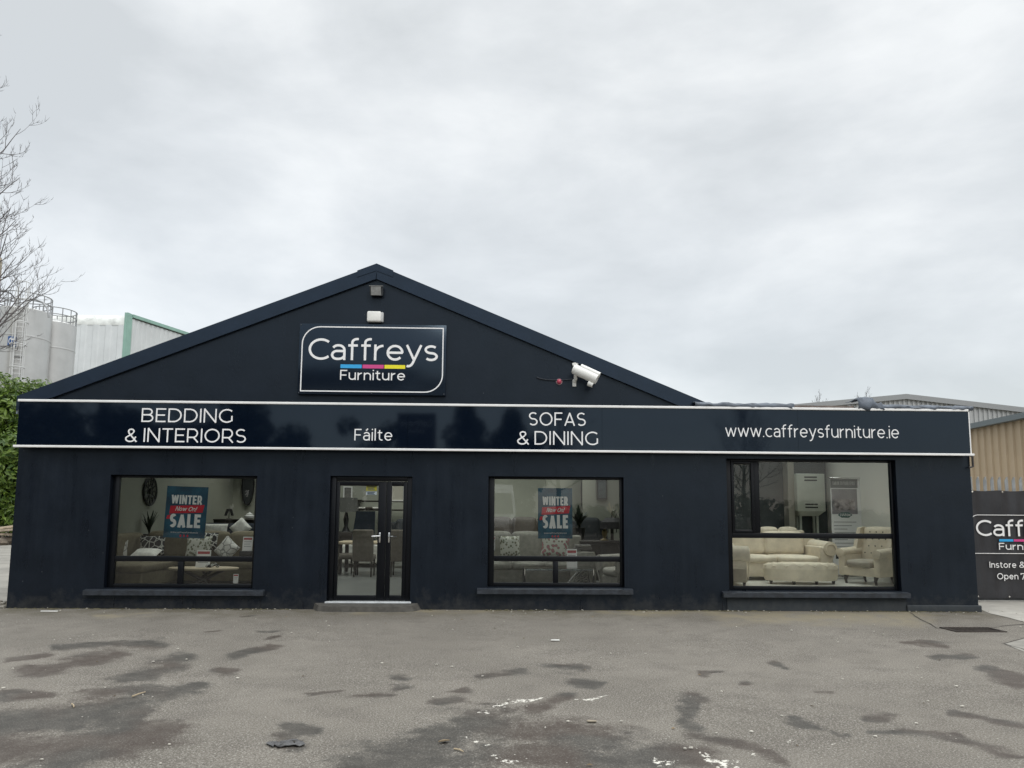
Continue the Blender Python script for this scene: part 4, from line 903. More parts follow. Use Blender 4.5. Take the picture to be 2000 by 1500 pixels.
# ================================================================== ACROSS THE ROAD (stands behind the camera, mirrored in the fascia and the windows)
def mir(x, y, Y): q = at(x, y, Y); return Vector((q.x, -Y, q.z))
def leafy_tree(name, label, x, y, H, wR, seed, n, group=None, leaf=None, z0=.5, clumps=16):
    rr = random.Random(seed); t_ = thing(name, label, 'tree', (x, y, 0), group)
    MB().tube([(x, y, 0), (x+rr.uniform(-.3, .3), y, H*.5), (x, y, H*.85)], [.22, .15, .04], 8).build('trunk', BARKD, t_)
    mb = MB()
    for k in range(clumps):
        u = k/(clumps-1); z = z0+(H-z0-.6)*u; w = wR*math.sin(math.pi*min(.97, .22+.72*u))**.7; a_ = k*2.4
        rad = rr.uniform(.2, .42)*wR+.25; w *= rr.uniform(.75, 1.2)
        leaves(mb, rr, (x+max(0, w-rad)*math.cos(a_), y+max(0, w-rad)*math.sin(a_), z), (rad, rad, rad*.9), n//clumps, .2)
    mb.build('crown', leaf or EVERG, t_, smooth=0); return t_
G = 'evergreens across the road'
for k, (px, py, w, lab) in enumerate(((-140, 760, 3.6, 'broad evergreen far left across the road'), (20, 772, 3.4, 'tall dense evergreen at the left across the road'), (120, 790, 3.2, 'evergreen left of the house with the chimney'),
        (500, 792, 2.2, 'slim evergreen right of the house with the chimney'), (910, 790, 2.6, 'evergreen just right of the roadside sign board'), (1000, 800, 2.2, 'evergreen next to the one beside the sign board'))):
    q = mir(px, py, 40+(k % 3)*1.5 if k > 2 else 25+k); leafy_tree('evergreen_tree', lab, q.x, q.y, q.z, w, 40+k, 6000, G)
rr = random.Random(77)
for k, (x0, x1, h, lab) in enumerate(((-36, -9, 9.5, 'tall overgrown dark hedge across the road, left stretch'), (-9, 4, 8.0, 'overgrown dark hedge across the road, behind the van'), (4, 46, 3.0, 'low dark hedge across the road, right stretch'))):
    hd = thing('hedge', lab, 'hedge', ((x0+x1)/2, -36, 0)); mb = MB()
    for i in range(int((x1-x0)*h*.85)):
        x = x0+(x1-x0)*rr.random(); ht = h*(.80+.32*mnoise.noise(Vector((x*.22, 3, 0)))+.22*mnoise.noise(Vector((x*.7, 8, 0))))
        leaves(mb, rr, (x, -36+rr.uniform(-.6, .6), .3+(ht-.6)*rr.random()), (rr.uniform(.7, 1.2), .8, rr.uniform(.6, .9)), 100, .26)
    mb.build('foliage', EVERG, hd, smooth=0)
for k, (px, py, lab) in enumerate(((1090, 770, 'leafless tree across the road near the middle'), (1450, 800, 'leafless tree across the road opposite the right window'), (380, 800, 'leafless tree across the road beside the house'))):
    q = mir(px, py, 46); bare_tree('bare_tree', lab, (q.x, q.y, 0), q.z, 4.0, 90+k, 22, BARKD, z0f=.3, r0=.22, group='leafless trees across the road', detail=2)
# house
q0, q1 = mir(235, 835, 44), mir(345, 832, 44); hx0, hx1, hz = q0.x, q1.x, q0.z
ho = thing('brick_house', 'house with dark slate roof and chimney across the road', 'house', ((hx0+hx1)/2, -44, 0))
MB().box(hx0-2, hx1+2, -50, -44, 0, hz-1.7).build('wall', mat('house_render', (.32, .29, .25), .8, var=.1), ho, smooth=0)
MB().prismx([(-43.6, hz-1.75), (-47, hz+.6), (-50.4, hz-1.75)], hx0-2.3, hx1+2.3).build('roof', mat('slate', (.05, .055, .06), .6, var=.2), ho, smooth=0)
cq = mir(245, 802, 46); ch = MB().box(cq.x-.45, cq.x+.45, -47.4, -46.6, hz-.2, cq.z); ch.box(cq.x-.55, cq.x+.55, -47.5, -46.5, cq.z, cq.z+.15); ch.build('chimney', mat('chimney_brick', (.12, .09, .075), .85), ho, smooth=0)
for x in (hx0, (hx0+hx1)/2, hx1): MB().box(x-.6, x+.6, -43.99, -43.95, 1.1, 2.4).build('window', mat('far_glass', (.03, .035, .04), .08), ho, smooth=0)
q = mir(204, 792, 38); MB_ = MB().tube([(q.x, q.y, 0), (q.x, q.y, q.z+2)], [.28, .2], 8)
tag(MB_.build('utility_pole', mat('pole_wood', (.09, .075, .06), .9)), 'dark wooden utility pole across the road beside the house', 'pole')
# roadside sign board
q0, q1 = mir(778, 808, 22), mir(852, 880, 22); sgx0, sgx1 = q0.x, q1.x
rs = thing('roadside_sign', 'dark roadside totem sign on two posts facing the shop', 'sign', ((sgx0+sgx1)/2, -22, 0))
MB().rbox(sgx0, sgx1, -22.1, -21.98, 1.2, q0.z, .02).build('sign_board', mat('totem_panel', (.012, .014, .02), .25), rs)
for x in (sgx0+.15, sgx1-.15): MB().tube([(x, -22.2, 0), (x, -22.2, q0.z)], .06, 8).build('post', STEEL, rs)
def back(mb, x0): return MB().add([(2*x0-x, -21.98+( -(y+21.98)), z) for x, y, z in mb.v], mb.f)
xc = (sgx0+sgx1)/2; w = (sgx1-sgx0)*.42
back(text(MB(), 'Caffreys', xc-w, xc+w, q0.z-.62, .28, -21.98, .125, .09), xc).build('lettering', LETTER, rs, smooth=0)
back(text(MB(), 'Furniture', xc-w*.5, xc+w*.5, q0.z-.92, .16, -21.98, .14, .13), xc).build('lettering', LETTER, rs, smooth=0)
# white van
VX, VY = .02, -17.6
van = thing('white_van', 'white van parked across the forecourt with its nose towards the shop', 'van', (VX, VY, 0))
VANP = mat('white_vehicle_paint', (.72, .73, .73), .22, coat=.6)
prof = [(0, .35), (.02, .62), (-.05, .95), (-.18, 1.10), (-.95, 1.28), (-1.75, 2.12), (-2.3, 2.42), (-5.2, 2.45), (-5.35, 2.3), (-5.4, .5), (-5.3, .32)]
b = bmesh.new(); W2 = .98
vl = [b.verts.new((-W2, y, z)) for y, z in prof]; vr = [b.verts.new((W2, y, z)) for y, z in prof]
for vv in vl+vr:
    if vv.co.z > 1.3: vv.co.x *= 1-.11*(vv.co.z-1.3)
    if vv.co.y > -.1: vv.co.x *= .9
n = len(prof); b.faces.new(vl); b.faces.new(vr[::-1])
for i in range(n): b.faces.new((vl[i], vl[(i+1) % n], vr[(i+1) % n], vr[i]))
bmesh.ops.recalc_face_normals(b, faces=b.faces[:]); bmesh.ops.bevel(b, geom=b.edges[:], offset=.05, segments=3, profile=.6, affect='EDGES')
MB().bm(b, Matrix.Translation((VX, VY, 0))).build('body', VANP, van, smooth=50)
VGL = mat('vehicle_glass', (.02, .025, .028), .05)
P = lambda x, y, z: (VX+x, VY+y, z)
def vq(name, pts, m_, th=(0, .012, .012)):
    mb = MB(); c = [Vector(p) for p in pts]; nn = (c[1]-c[0]).cross(c[2]-c[1]).normalized()*.014
    mb.add([p+nn for p in c]+[p-nn*2 for p in c], [(0,1,2,3),(7,6,5,4),(0,4,5,1),(1,5,6,2),(2,6,7,3),(3,7,4,0)]); return mb.build(name, m_, van, smooth=0)
def vg(x, t_): return P(x*(1-.11*(1.28+.84*t_-1.3)), -.95-.80*t_, 1.28+.84*t_+.004)
vq('windscreen', [vg(.86, .06), vg(-.86, .06), vg(-.84, .97), vg(.84, .97)], VGL)
for s in (-1, 1):
    f_ = lambda y, z: P(s*(.985-.108*max(0, z-1.3)), y, z)
    pts = [f_(-1.35, 1.36), f_(-2.4, 1.36), f_(-2.4, 2.1), f_(-1.95, 2.1)]
    vq('side_window', pts if s < 0 else pts[::-1], VGL)
    MB().rbox(VX+s*1.1-.11, VX+s*1.1+.11, VY-1.36, VY-1.22, 1.32, 1.68, .04).tube([P(s*.9, -1.32, 1.4), P(s*1.1, -1.3, 1.42)], .03).build('wing_mirror', BLACK, van)
    MB().rbox(VX+s*.68-.17, VX+s*.68+.17, VY-.10, VY+.03, .78, 1.0, .05).build('headlight', mat('headlight_glass', (.5, .52, .53), .08), van)
    for y in (-.95, -4.3):
        x = VX+s*.86; wv = MB(); wv.tube([(x-.11, VY+y, .34), (x+.11, VY+y, .34)], .34, 24); wo_ = wv.build('wheel', mat('tyre', (.02, .02, .02), .8), van)
        MB().tube([(x+s*.09, VY+y, .34), (x+s*.118, VY+y, .34)], .2, 16).build('hub_cap', STEEL, wo_)
MB().rbox(VX-.48, VX+.48, VY-.06, VY+.045, .66, .86, .02).build('grille', BLACK, van)
MB().rbox(VX-.9, VX+.9, VY-.08, VY+.05, .33, .56, .05).build('bumper', mat('bumper_grey', (.06, .06, .065), .6), van)
MB().box(VX-.26, VX+.26, VY+.05, VY+.062, .42, .53).build('number_plate', WHITEP, van, smooth=0)

van.scale = (1.0, 1.0, 1.16)
# ================================================================== INSIDE THE SHOWROOM
def fabric(name, col, var=.12, s=14, bump=.25, rough=.85): return mat(name, col, rough, var=var, vs_=s, bump=bump, bs=160)
OLIVE = fabric('olive_brown_fabric', (.175, .152, .098)); GREYF = fabric('grey_recliner_fabric', (.25, .245, .21)); CREAM = fabric('cream_velvet', (.68, .60, .475), .10, 5, .15, .65)
BROWN = fabric('brown_leather', (.07, .058, .045), rough=.5); NAVY = fabric('navy_velvet', (.02, .028, .042)); TAUPE = fabric('taupe_fabric', (.125, .112, .09)); CHAR = fabric('charcoal_fabric', (.03, .034, .038))
WHITEF = fabric('white_cushion_cloth', (.82, .81, .74)); DWOOD = mat('dark_wood', (.022, .018, .015), .4, var=.3, vs_=4); LWOOD = mat('light_oak', (.48, .40, .27), .5, var=.15, vs_=5)
def printed(name, a, b, scale, thr, c=None):
    m = bpy.data.materials.new(name); m.use_nodes = True; t = m.node_tree; p = t.nodes['Principled BSDF']; p.inputs['Roughness'].default_value = .85
    co = N(t, 'ShaderNodeTexCoord')
    v = N(t, 'ShaderNodeTexVoronoi', i_Scale=float(scale), feature='DISTANCE_TO_EDGE' if not c else 'F1'); L(t, co.outputs['Object'], v.inputs['Vector'])
    r = N(t, 'ShaderNodeValToRGB'); L(t, v.outputs['Distance'], r.inputs[0]); e = r.color_ramp.elements
    e[0].color = tuple(a)+(1,); e[1].color = tuple(b)+(1,); e[0].position = thr; e[1].position = thr+.04
    if c:
        x = e.new(thr-.12); x.color = tuple(c)+(1,)
    L(t, r.outputs[0], p.inputs['Base Color']); return m
CELL = printed('black_white_net_print', (.6, .6, .55), (.015, .016, .018), 9, .035)
FLOR = printed('leafy_floral_print', (.12, .16, .09), (.56, .56, .49), 19, .42, (.20, .19, .13))
BRANCH = printed('grey_branch_print', (.22, .22, .2), (.6, .59, .54), 7, .03)
def pillow(mb, c, w, h, t, rot=None, n=10):
    M_ = Matrix.Translation(c) @ (rot or Matrix.Identity(4)); V = []; Fc = []
    for s in (-1, 1):
        for i in range(n+1):
            for j in range(n+1):
                u, v = 2*i/n-1, 2*j/n-1; k = ((1-u**4)*(1-v**4))**.5
                V.append(M_ @ Vector((u*w/2*(1-.06*(1-v*v)), s*t/2*k, v*h/2*(1-.06*(1-u*u)))))
    m_ = (n+1)**2
    for s in (0, 1):
        for i in range(n):
            for j in range(n): Fc.append((s*m_+i*(n+1)+j, s*m_+(i+1)*(n+1)+j, s*m_+(i+1)*(n+1)+j+1, s*m_+i*(n+1)+j+1))
    return mb.add(V, Fc)
def cushion(label, m_, px, py, Y, w, h, t=.16, rx=-12, ry=0, rz=0, group=None):
    q = at(px, py, Y); R_ = Matrix.Rotation(R(rz), 4, 'Z') @ Matrix.Rotation(R(rx), 4, 'X') @ Matrix.Rotation(R(ry), 4, 'Y')
    o = pillow(MB(), (0,0,0), w, h, t, R_).build('cushion', m_, smooth=80); o.location = q
    return tag(o, label, 'cushion', group)
F1, F2 = .15, .25
def place(t_, x, y, z, rz=0): t_.location = (x, y, z); t_.rotation_euler = (0, 0, R(rz)); return t_
def sofa(name, label, cat, m_, w, d, seat_h, back_h, arm_h, seats, arm='box', arm_w=.2, leg_h=.08, group=None, back_t=.24, legm=None):
    t_ = thing(name, label, cat, (0,0,0), group); W_ = w/2; r = .06
    MB().rbox(-W_+.02, W_-.02, -d/2+.03, d/2, leg_h, seat_h-.14, .03).build('base', m_, t_)
    iw = w-2*arm_w; sw = iw/seats
    for k in range(seats):
        x0 = -W_+arm_w+k*sw
        MB().rbox(x0+.006, x0+sw-.006, -d/2, d/2-back_t, seat_h-.145, seat_h, .05, 4, puff=1).build('seat_cushion', m_, t_)
        M_ = Matrix.Translation((0, d/2-back_t*.5, seat_h)) @ Matrix.Rotation(-R(9), 4, 'X')
        MB().rbox(x0+.006, x0+sw-.006, -back_t*.5, back_t*.35, -.02, back_h-seat_h, .08, 4, M=M_, puff=1).build('back_cushion', m_, t_)
    MB().rbox(-W_+.03, W_-.03, d/2-.1, d/2+.05, leg_h, back_h-.06, .05).build('back_panel', m_, t_)
    for s in (-1, 1):
        x0, x1 = (-W_, -W_+arm_w) if s < 0 else (W_-arm_w, W_)
        am = MB()
        if arm == 'box': am.rbox(x0, x1, -d/2+.02, d/2, leg_h, arm_h, r, 4)
        else:
            xc_ = x1-.05 if s > 0 else x0+.05
            am.rbox(x0+.02, x1-.02, -d/2+.03, d/2, leg_h, arm_h-.08, .03)
            am.tube([(xc_-s*.02, -d/2-.0, arm_h-.13), (xc_-s*.02, -d/2+.01, arm_h-.13), (xc_-s*.02, d/2, arm_h-.10)], [.135, .15, .15], 20)
        ao = am.build('arm', m_, t_)
        if arm != 'box':
            MB().tube([(xc_-s*.02+.10*math.cos(a_), -d/2-.008, arm_h-.13+.10*math.sin(a_)) for a_ in [R(k) for k in range(-30 if s < 0 else 210, 200 if s < 0 else -20, 15 if s < 0 else -15)]]+[(xc_-s*.12, -d/2-.006, leg_h+.05)], .012, 6).build('piping', m_, ao)
        for y in (-d/2+.08, d/2-.08):
            MB().tube([(s*(W_-.1), y, 0), (s*(W_-.1), y, leg_h)], [.022, .032], 8).build('leg', legm or DWOOD, t_)
    return t_
# ---- left window: corner sofa and cushions
cs_ = thing('corner_sofa', 'olive brown corner sofa with chaise seen through the left window', 'sofa', (0, 0, 0))
MB().rbox(-7.55, -4.55, 2.55, 3.45, F1+.06, F1+.34, .04).rbox(-7.55, -6.25, 1.05, 2.6, F1+.06, F1+.34, .04).build('base', OLIVE, cs_)
for x0, x1, y0, y1 in ((-7.2, -6.22, 1.0, 2.72), (-6.2, -5.45, 2.42, 3.1), (-5.43, -4.7, 2.42, 3.1)): MB().rbox(x0, x1, y0, y1, F1+.33, F1+.5, .06, 4, puff=1).build('seat_cushion', OLIVE, cs_)
for x0, x1 in ((-7.1, -6.25), (-6.22, -5.46), (-5.43, -4.72)): MB().rbox(x0, x1, 3.05, 3.32, F1+.46, F1+1.02, .09, 4, puff=1).build('back_cushion', OLIVE, cs_)
MB().rbox(-7.6, -4.5, 3.3, 3.5, F1+.06, F1+.92, .06).rbox(-7.6, -7.38, 2.2, 3.3, F1+.06, F1+.92, .06).build('back_panel', OLIVE, cs_)
MB().rbox(-7.42, -7.15, 1.9, 3.1, F1+.46, F1+1.0, .1, 4).build('back_cushion', OLIVE, cs_); MB().rbox(-4.68, -4.45, 2.45, 3.4, F1+.06, F1+.66, .07, 4).build('arm', OLIVE, cs_)
C1 = 'cushions on the corner sofa'
cushion('black scatter cushion with white net pattern on the corner sofa', CELL, 297, 1066, 2.75, .48, .42, rz=12, group=C1)
cushion('plain white cushion lying flat on the corner sofa below the net patterned one', WHITEF, 285, 1081, 2.3, .5, .40, .14, rx=-74, rz=5, group=C1)
cushion('white cushion cut by the left edge of the left window', BRANCH, 226, 1075, 2.2, .42, .40, rz=30, group=C1)
cushion('white floral cushion behind the price card on the corner sofa', FLOR, 388, 1069, 2.6, .50, .46, group=C1)
cushion('pale cushion tipped on its corner at the right end of the corner sofa', BRANCH, 443, 1073, 2.6, .42, .42, ry=38, rz=-14, group=C1)
cushion('second black and white net cushion half hidden behind the floral one', CELL, 405, 1057, 2.85, .42, .36, .12, group=C1)
def table_card(name, label, px0, px1, pt, pb_, Y, tilt=-8, lines=3, head=(.45, .08, .08)):
    a_, b_ = at(px0, pt, Y), at(px1, pb_, Y); w, h = b_.x-a_.x, a_.z-b_.z; t_ = thing(name, label, 'card', ((a_.x+b_.x)/2, Y, b_.z))
    t_.rotation_euler = (R(tilt), 0, 0)
    o = MB().box(-w/2, w/2, 0, .006, 0, h).build('sheet', mat('card_white', (.88, .87, .84), .35), None, smooth=0); o.parent = t_
    mb = MB().box(-w*.42, w*.42, -.002, -.0006, h*.78, h*.92); o = mb.build('heading', mat('card_red', head, .5), None, smooth=0); o.parent = t_
    mb = MB()
    for k in range(lines): mb.box(-w*.36, w*(.36-.1*(k % 2)), -.002, -.0006, h*(.62-.16*k), h*(.655-.16*k))
    o = mb.build('print', mat('card_grey_print', (.3, .3, .3), .6), None, smooth=0); o.parent = t_
    return t_
q = at(398, 1109, 1.45); ct = thing('coffee_table', 'oval light oak coffee table with crossed dark legs behind the left window', 'table', (q.x, 1.45, F1))
tw = (at(466, 1109, 1.45).x-at(330, 1109, 1.45).x)/2
MB().lathe([(tw-.03, -.035), (tw, -.018), (tw, 0), (tw-.012, .008)], (q.x, 1.45, q.z), 48, 1, .52).build('table_top', LWOOD, ct)
for s in (-1, 1):
    MB().tube([(q.x-s*.33, 1.45-.1*s, q.z-.04), (q.x+s*.33, 1.45+.1*s, F1)], .032, 8).build('leg', DWOOD, ct); MB().tube([(q.x-s*.1, 1.45+.2, q.z-.04), (q.x+s*.28, 1.45-.2, F1)], .028, 8).build('leg', DWOOD, ct)
table_card('price_card', 'white printed price card standing on the oval coffee table', 383, 409, 1074, 1110, 1.42)
q = at(414, 1104, 1.42); bo = thing('ornament', 'small black and white ornament beside the card on the oval table', 'ornament', q); rr = random.Random(4)
mb = MB()
for k in range(5): mb.ball((q.x-.08+.045*k, 1.42+rr.uniform(-.02, .02), q.z+rr.uniform(-.02, .02)), .032, .032, .032, 5)
mb.build('beads', CELL, bo)
table_card('notice_card', 'white framed notice leaning in the right corner of the left window', 474, 492, 1048, 1076, .35)
q = at(482, 1081, .36); tag(MB().rbox(q.x-.11, q.x+.1, .30, .42, q.z-.06, q.z+.045, .01).build('card_stand', BLACK), 'black stand under the notice in the left window', 'stand')
table_card('price_tag', 'small red and white tag stuck low on the left window', 456, 465, 1121, 1139.5, .145, 0, 2)
def snake_plant(label, px, pb_, pt, Y, sp, seed, n=22, broad=False):
    a_, b_ = at(px, pb_, Y), at(px, pt, Y); h = b_.z-a_.z; rr = random.Random(seed); t_ = thing('potted_plant', label, 'plant', (a_.x, Y, a_.z))
    MB().lathe([(.10, -.32), (.14, -.05), (.145, 0), (.12, 0)], tuple(a_), 16).build('pot', BLACK, t_); mb = MB()
    for k in range(n):
        an = rr.uniform(0, 6.28); l_ = h*rr.uniform(.55, 1.03); o = rr.uniform(.1, 1)*sp; d = Vector((math.cos(an), math.sin(an), 0)); w = (.05 if broad else .022); sd_ = Vector((-d.y, d.x, 0)); V = []
        for i in range(6):
            u = i/5; p_ = a_+d*(o*u**1.6)+Vector((0, 0, l_*u-(.25*o*u*u if broad else 0))); ww = w*(math.sin(math.pi*min(.98, .15+.85*u)))**.6; V += [p_-sd_*ww, p_+sd_*ww]
        mb.add(V, [(2*i, 2*i+1, 2*i+3, 2*i+2) for i in range(5)])
    mb.build('leaves', mat('dark_plant', (.018, .03, .016), .5, var=.4, vs_=8), t_, smooth=60); return t_
snake_plant('dark spiky potted plant behind the corner sofa under the wall clock', 291, 1043, 998, 3.9, .22, 3)
# skeleton wall clock on the left side wall
def on_left(px, py):
    d = ray(px, py); k = (XL+.275-CAM_P.x)/d.x; return CAM_P+d*k
q = on_left(291, 959.5); rz_ = (on_left(291, 932).z-on_left(291, 987).z)/2; wcq = thing('wall_clock', 'round black skeleton wall clock on the pale wall inside the left window', 'clock', q)
ringp = lambda r, n=36: [(q.x+.03, q.y+r*math.cos(2*math.pi*k/n), q.z+r*math.sin(2*math.pi*k/n)) for k in range(n+1)]
MB().tube(ringp(rz_), .022, 6, False).tube(ringp(rz_*.86), .010, 6, False).tube(ringp(rz_*.42), .012, 6, False).build('rim', BLACK, wcq); MB().tube([(q.x+.01, q.y, q.z), (q.x+.06, q.y, q.z)], .06, 16).build('hub', BLACK, wcq)
mb = MB()
for k in range(12):
    a_ = k*math.pi/6; mb.tube([(q.x+.03, q.y+rz_*.42*math.cos(a_), q.z+rz_*.42*math.sin(a_)), (q.x+.03, q.y+rz_*math.cos(a_), q.z+rz_*math.sin(a_))], .016, 5)
for k in range(6): a_ = k*math.pi/3+.3; mb.tube([(q.x+.03, q.y, q.z), (q.x+.03, q.y+rz_*.42*math.cos(a_), q.z+rz_*.42*math.sin(a_))], .009, 5)
mb.build('spokes', BLACK, wcq)
BY = 9.57
def picture(name, label, px0, px1, pt, pb_, Y, art, cat='picture', fm=BLACK):
    a_, b_ = at(px0, pt, Y), at(px1, pb_, Y); t_ = thing(name, label, cat, ((a_.x+b_.x)/2, Y, b_.z)); f_ = .035
    MB().box(a_.x, b_.x, Y-.03, Y, b_.z, b_.z+f_).box(a_.x, b_.x, Y-.03, Y, a_.z-f_, a_.z).box(a_.x, a_.x+f_, Y-.03, Y, b_.z+f_, a_.z-f_).box(b_.x-f_, b_.x, Y-.03, Y, b_.z+f_, a_.z-f_).build('frame', fm, t_, smooth=0)
    MB().box(a_.x+f_, b_.x-f_, Y-.015, Y, b_.z+f_, a_.z-f_).build('canvas', art, t_, smooth=0); return t_
ART1 = mat('art_red_white', (.5, .48, .44), .6, col2=(.30, .05, .05), vs_=2.2); ART2 = mat('art_ochre', (.30, .24, .05), .6, col2=(.03, .03, .035), vs_=3); ART3 = mat('art_slate', (.13, .17, .18), .6, col2=(.03, .04, .05), vs_=3); ART4 = mat('art_dark', (.03, .03, .032), .6, col2=(.3, .29, .26), vs_=2.5)
picture('wall_picture', 'pale abstract picture with red mark partly behind the left sale poster', 361, 398, 918, 949, BY, ART1)
picture('wall_picture', 'narrow ochre and black picture on the back wall in the left window', 438, 453, 924, 971, BY, ART2)
def oval(name, label, px, py, rx, ry, Y, fm=BLACK):
    q = at(px, py, Y); a_ = at(px+rx, py, Y).x-q.x; c_ = q.z-at(px, py+ry, Y).z; t_ = thing(name, label, 'mirror', (q.x, Y, q.z))
    P = [(q.x+a_*math.cos(2*math.pi*k/40), Y-.03, q.z+c_*math.sin(2*math.pi*k/40)) for k in range(41)]; MB().tube(P, .022, 6, False).build('frame', fm, t_)
    MB().add(P[:-1], [tuple(range(40))]).build('glass', mat('mirror_dark', (.05, .055, .06), .04, metal=.2), t_, smooth=0)
oval('wall_mirror', 'dark oval wall mirror at the right edge of the left window', 485, 948, 11.5, 38, BY-.1)
hb = sofa('sofa', 'dark navy sofa far inside the left window with white cushions on it', 'sofa', NAVY, 2.6, .95, .46, 1.0, .66, 3); q = at(452, 1040, 6.2); place(hb, q.x, 6.6, F1+.12)
cushion('small white cushion standing as a diamond on the dark navy sofa', WHITEF, 470, 1031, 5.95, .40, .40, ry=45)
cushion('long white cushion on the dark navy sofa beside the sale poster', WHITEF, 420, 1033, 5.95, .62, .26)
def slim(name, label, px, pb_, pt, Y, prof, m_, part_='body', cat='ornament'):
    a_ = at(px, pb_, Y); h = at(px, pt, Y).z-a_.z; t_ = thing(name, label, cat, a_); MB().lathe([(r, z*h) for r, z in prof], tuple(a_), 16).build(part_, m_, t_); return t_, a_, h
cab, a_, h = None, at(466, 1014, 8.4), 0
sb = thing('sideboard', 'low dark sideboard along the back wall carrying two ornaments', 'sideboard', (a_.x, 8.4, F1)); MB().rbox(a_.x-1.6, a_.x+.9, 8.2, 8.7, F1+.1, a_.z-.03, .01).build('cabinet', DWOOD, sb); MB().rbox(a_.x-1.65, a_.x+.95, 8.15, 8.72, a_.z-.03, a_.z, .008).build('top', DWOOD, sb)
slim('urn', 'white lidded urn on the sideboard in the left window', 487, 1013, 1000, 8.35, [(.06, 0), (.13, .15), (.14, .45), (.07, .62), (.09, .7), (.03, .85), (.035, .93), (.01, 1)], WHITEP)
t_, a_, h = slim('metal_tree', 'little black metal tree ornament on the sideboard', 447, 1013, 993, 8.35, [(.07, 0), (.07, .04), (.012, .06), (.010, .98), (.004, 1)], BLACK, 'stem')
mb = MB()
for k in range(7):
    for s in (-1, 1): z = a_.z+h*(.35+.09*k); mb.ball((a_.x+s*(.09-.008*k), 8.35, z), .045, .012, .022, 4)
mb.build('leaves', BLACK, t_)

# ---- sale posters
PWHITE = mat('poster_white', (.93, .93, .92), .5)
BLUE = mat('poster_blue', (.016, .115, .19), .35, col2=(.008, .045, .085), vs_=3.5); RED = mat('poster_red', (.66, .015, .04), .4)
def sale_poster(label, px0, px1, pt, pb_, rot):
    Y = FY+.085; a_, b_ = at(px0, pt, Y), at(px1, pb_, Y); w, h = b_.x-a_.x, a_.z-b_.z; t_ = thing('sale_poster', label, 'poster', ((a_.x+b_.x)/2, Y, (a_.z+b_.z)/2)); t_.rotation_euler = (0, R(rot), 0)
    def add(mb, nm, m_): o = mb.build(nm, m_, None, smooth=0); o.parent = t_; return o
    add(MB().box(-w/2, w/2, 0, .003, -h/2, h/2), 'sheet', BLUE)
    for s, y0, c_ in (('WINTER', .155, .175), ('SALE', -.30, .265)): add(text(MB(), s, -w*.37, w*.37, h*y0, h*c_, -.004, .19 if s[0] == 'W' else .22, .12, .002), 'lettering', PWHITE)
    add(MB().add([(-w*.40, -.002, -h*.035), (w*.40, -.002, h*.0), (w*.44, -.002, h*.15), (-w*.38, -.002, h*.115)], [(0,1,2,3)]), 'ribbon', RED)
    add(MB().add([(-w*.46, -.0035, -h*.14), (-w*.33, -.0035, -h*.13), (-w*.36, -.0035, -h*.055), (-w*.44, -.0035, -h*.07)], [(0,1,2,3)]), 'ribbon', RED)
    add(text(MB(), 'Now On!', -w*.26, w*.24, h*.022, h*.085, -.008, .15, .1, .001, shear=.35), 'lettering', PWHITE)
    add(text(MB(), 'www.caffreysfurniture.ie', -w*.33, w*.33, -h*.405, h*.026, -.004, .15, .12, .001), 'lettering', LETTER)
    mb = MB()
    for k in (-1, 0, 1): mb.add([(k*w*.085+w*.022*math.cos(R(q_)), -.002, -h*.458+w*.03*math.sin(R(q_))) for q_ in range(0, 360, 30)], [tuple(range(12))])
    o = add(mb, 'round_icons', RED); return t_
sale_poster('blue winter sale poster in the left window above the corner sofa', 325.5, 401, 950, 1051, 1.6)
sale_poster('blue winter sale poster in the middle window above the grey sofa', 1051, 1118, 953, 1052, -.2)

# ---- through the door
def dining_chair(label, x, y, rz, m_=TAUPE, hgt=1.06, first=[None]):
    if first[0] is None or m_ is not TAUPE:
        t_ = thing('dining_chair', label, 'chair', (0,0,0), 'dining chairs inside the door')
        MB().rbox(-.23, .23, -.24, .24, .36, .49, .05, 4).build('seat', m_, t_)
        MB().rbox(-.235, .235, -.05, .05, 0, hgt-.34, .04, 4, M=Matrix.Translation((0, .23, .34)) @ Matrix.Rotation(-R(6), 4, 'X')).build('backrest', m_, t_)
        for sx_ in (-1, 1):
            for sy_ in (-1, 1): MB().tube([(sx_*.19, sy_*.2+(.05 if sy_ > 0 else 0), 0), (sx_*.19, sy_*.19, .37)], [.018, .028], 6).build('leg', DWOOD, t_)
        if m_ is TAUPE: first[0] = t_
    else: t_ = dup(first[0]); t_['label'] = label
    return place(t_, x, y, F1, rz)
q = at(712, 1100, 4.6); dining_chair('taupe dining chair seen square from behind through the wide door pane', q.x, 4.6, 180)
q = at(680, 1100, 4.7); dining_chair('taupe dining chair turned sideways at the left end of the table', q.x-.12, 5.0, 115)
q = at(778, 1100, 4.6); dining_chair('taupe dining chair seen through the narrow door pane', q.x+.05, 4.65, 180)
q = at(715, 1030, 5.6); dt = thing('dining_table', 'light topped dining table among the taupe chairs behind the door', 'table', (q.x+.15, 5.5, F1))
MB().rbox(q.x-.6, q.x+1.25, 5.0, 6.0, .84, .90, .015).build('table_top', LWOOD, dt)
for x in (q.x-.5, q.x+1.15):
    for y in (5.1, 5.9): MB().box(x-.04, x+.04, y-.04, y+.04, F1, .84).build('leg', DWOOD, dt, smooth=0)
q = at(710, 1012, 7.0)
hbd = thing('bed', 'bed with dark navy slanted headboard beyond the dining table', 'bed', (q.x, 7.4, F1))
MB().prism([(at(686,1026,7).x, at(686,1026,7).z-.5), (at(731,1026,7).x, at(686,1026,7).z-.5), (at(732,997,7).x, at(700,998,7).z), (at(696,998,7).x, at(700,998,7).z)], 7.0, 7.12).build('headboard', NAVY, hbd, smooth=0)
MB().rbox(q.x-.7, q.x+.5, 7.15, 9.1, F1+.1, F1+.6, .06).build('mattress', WHITEF, hbd)
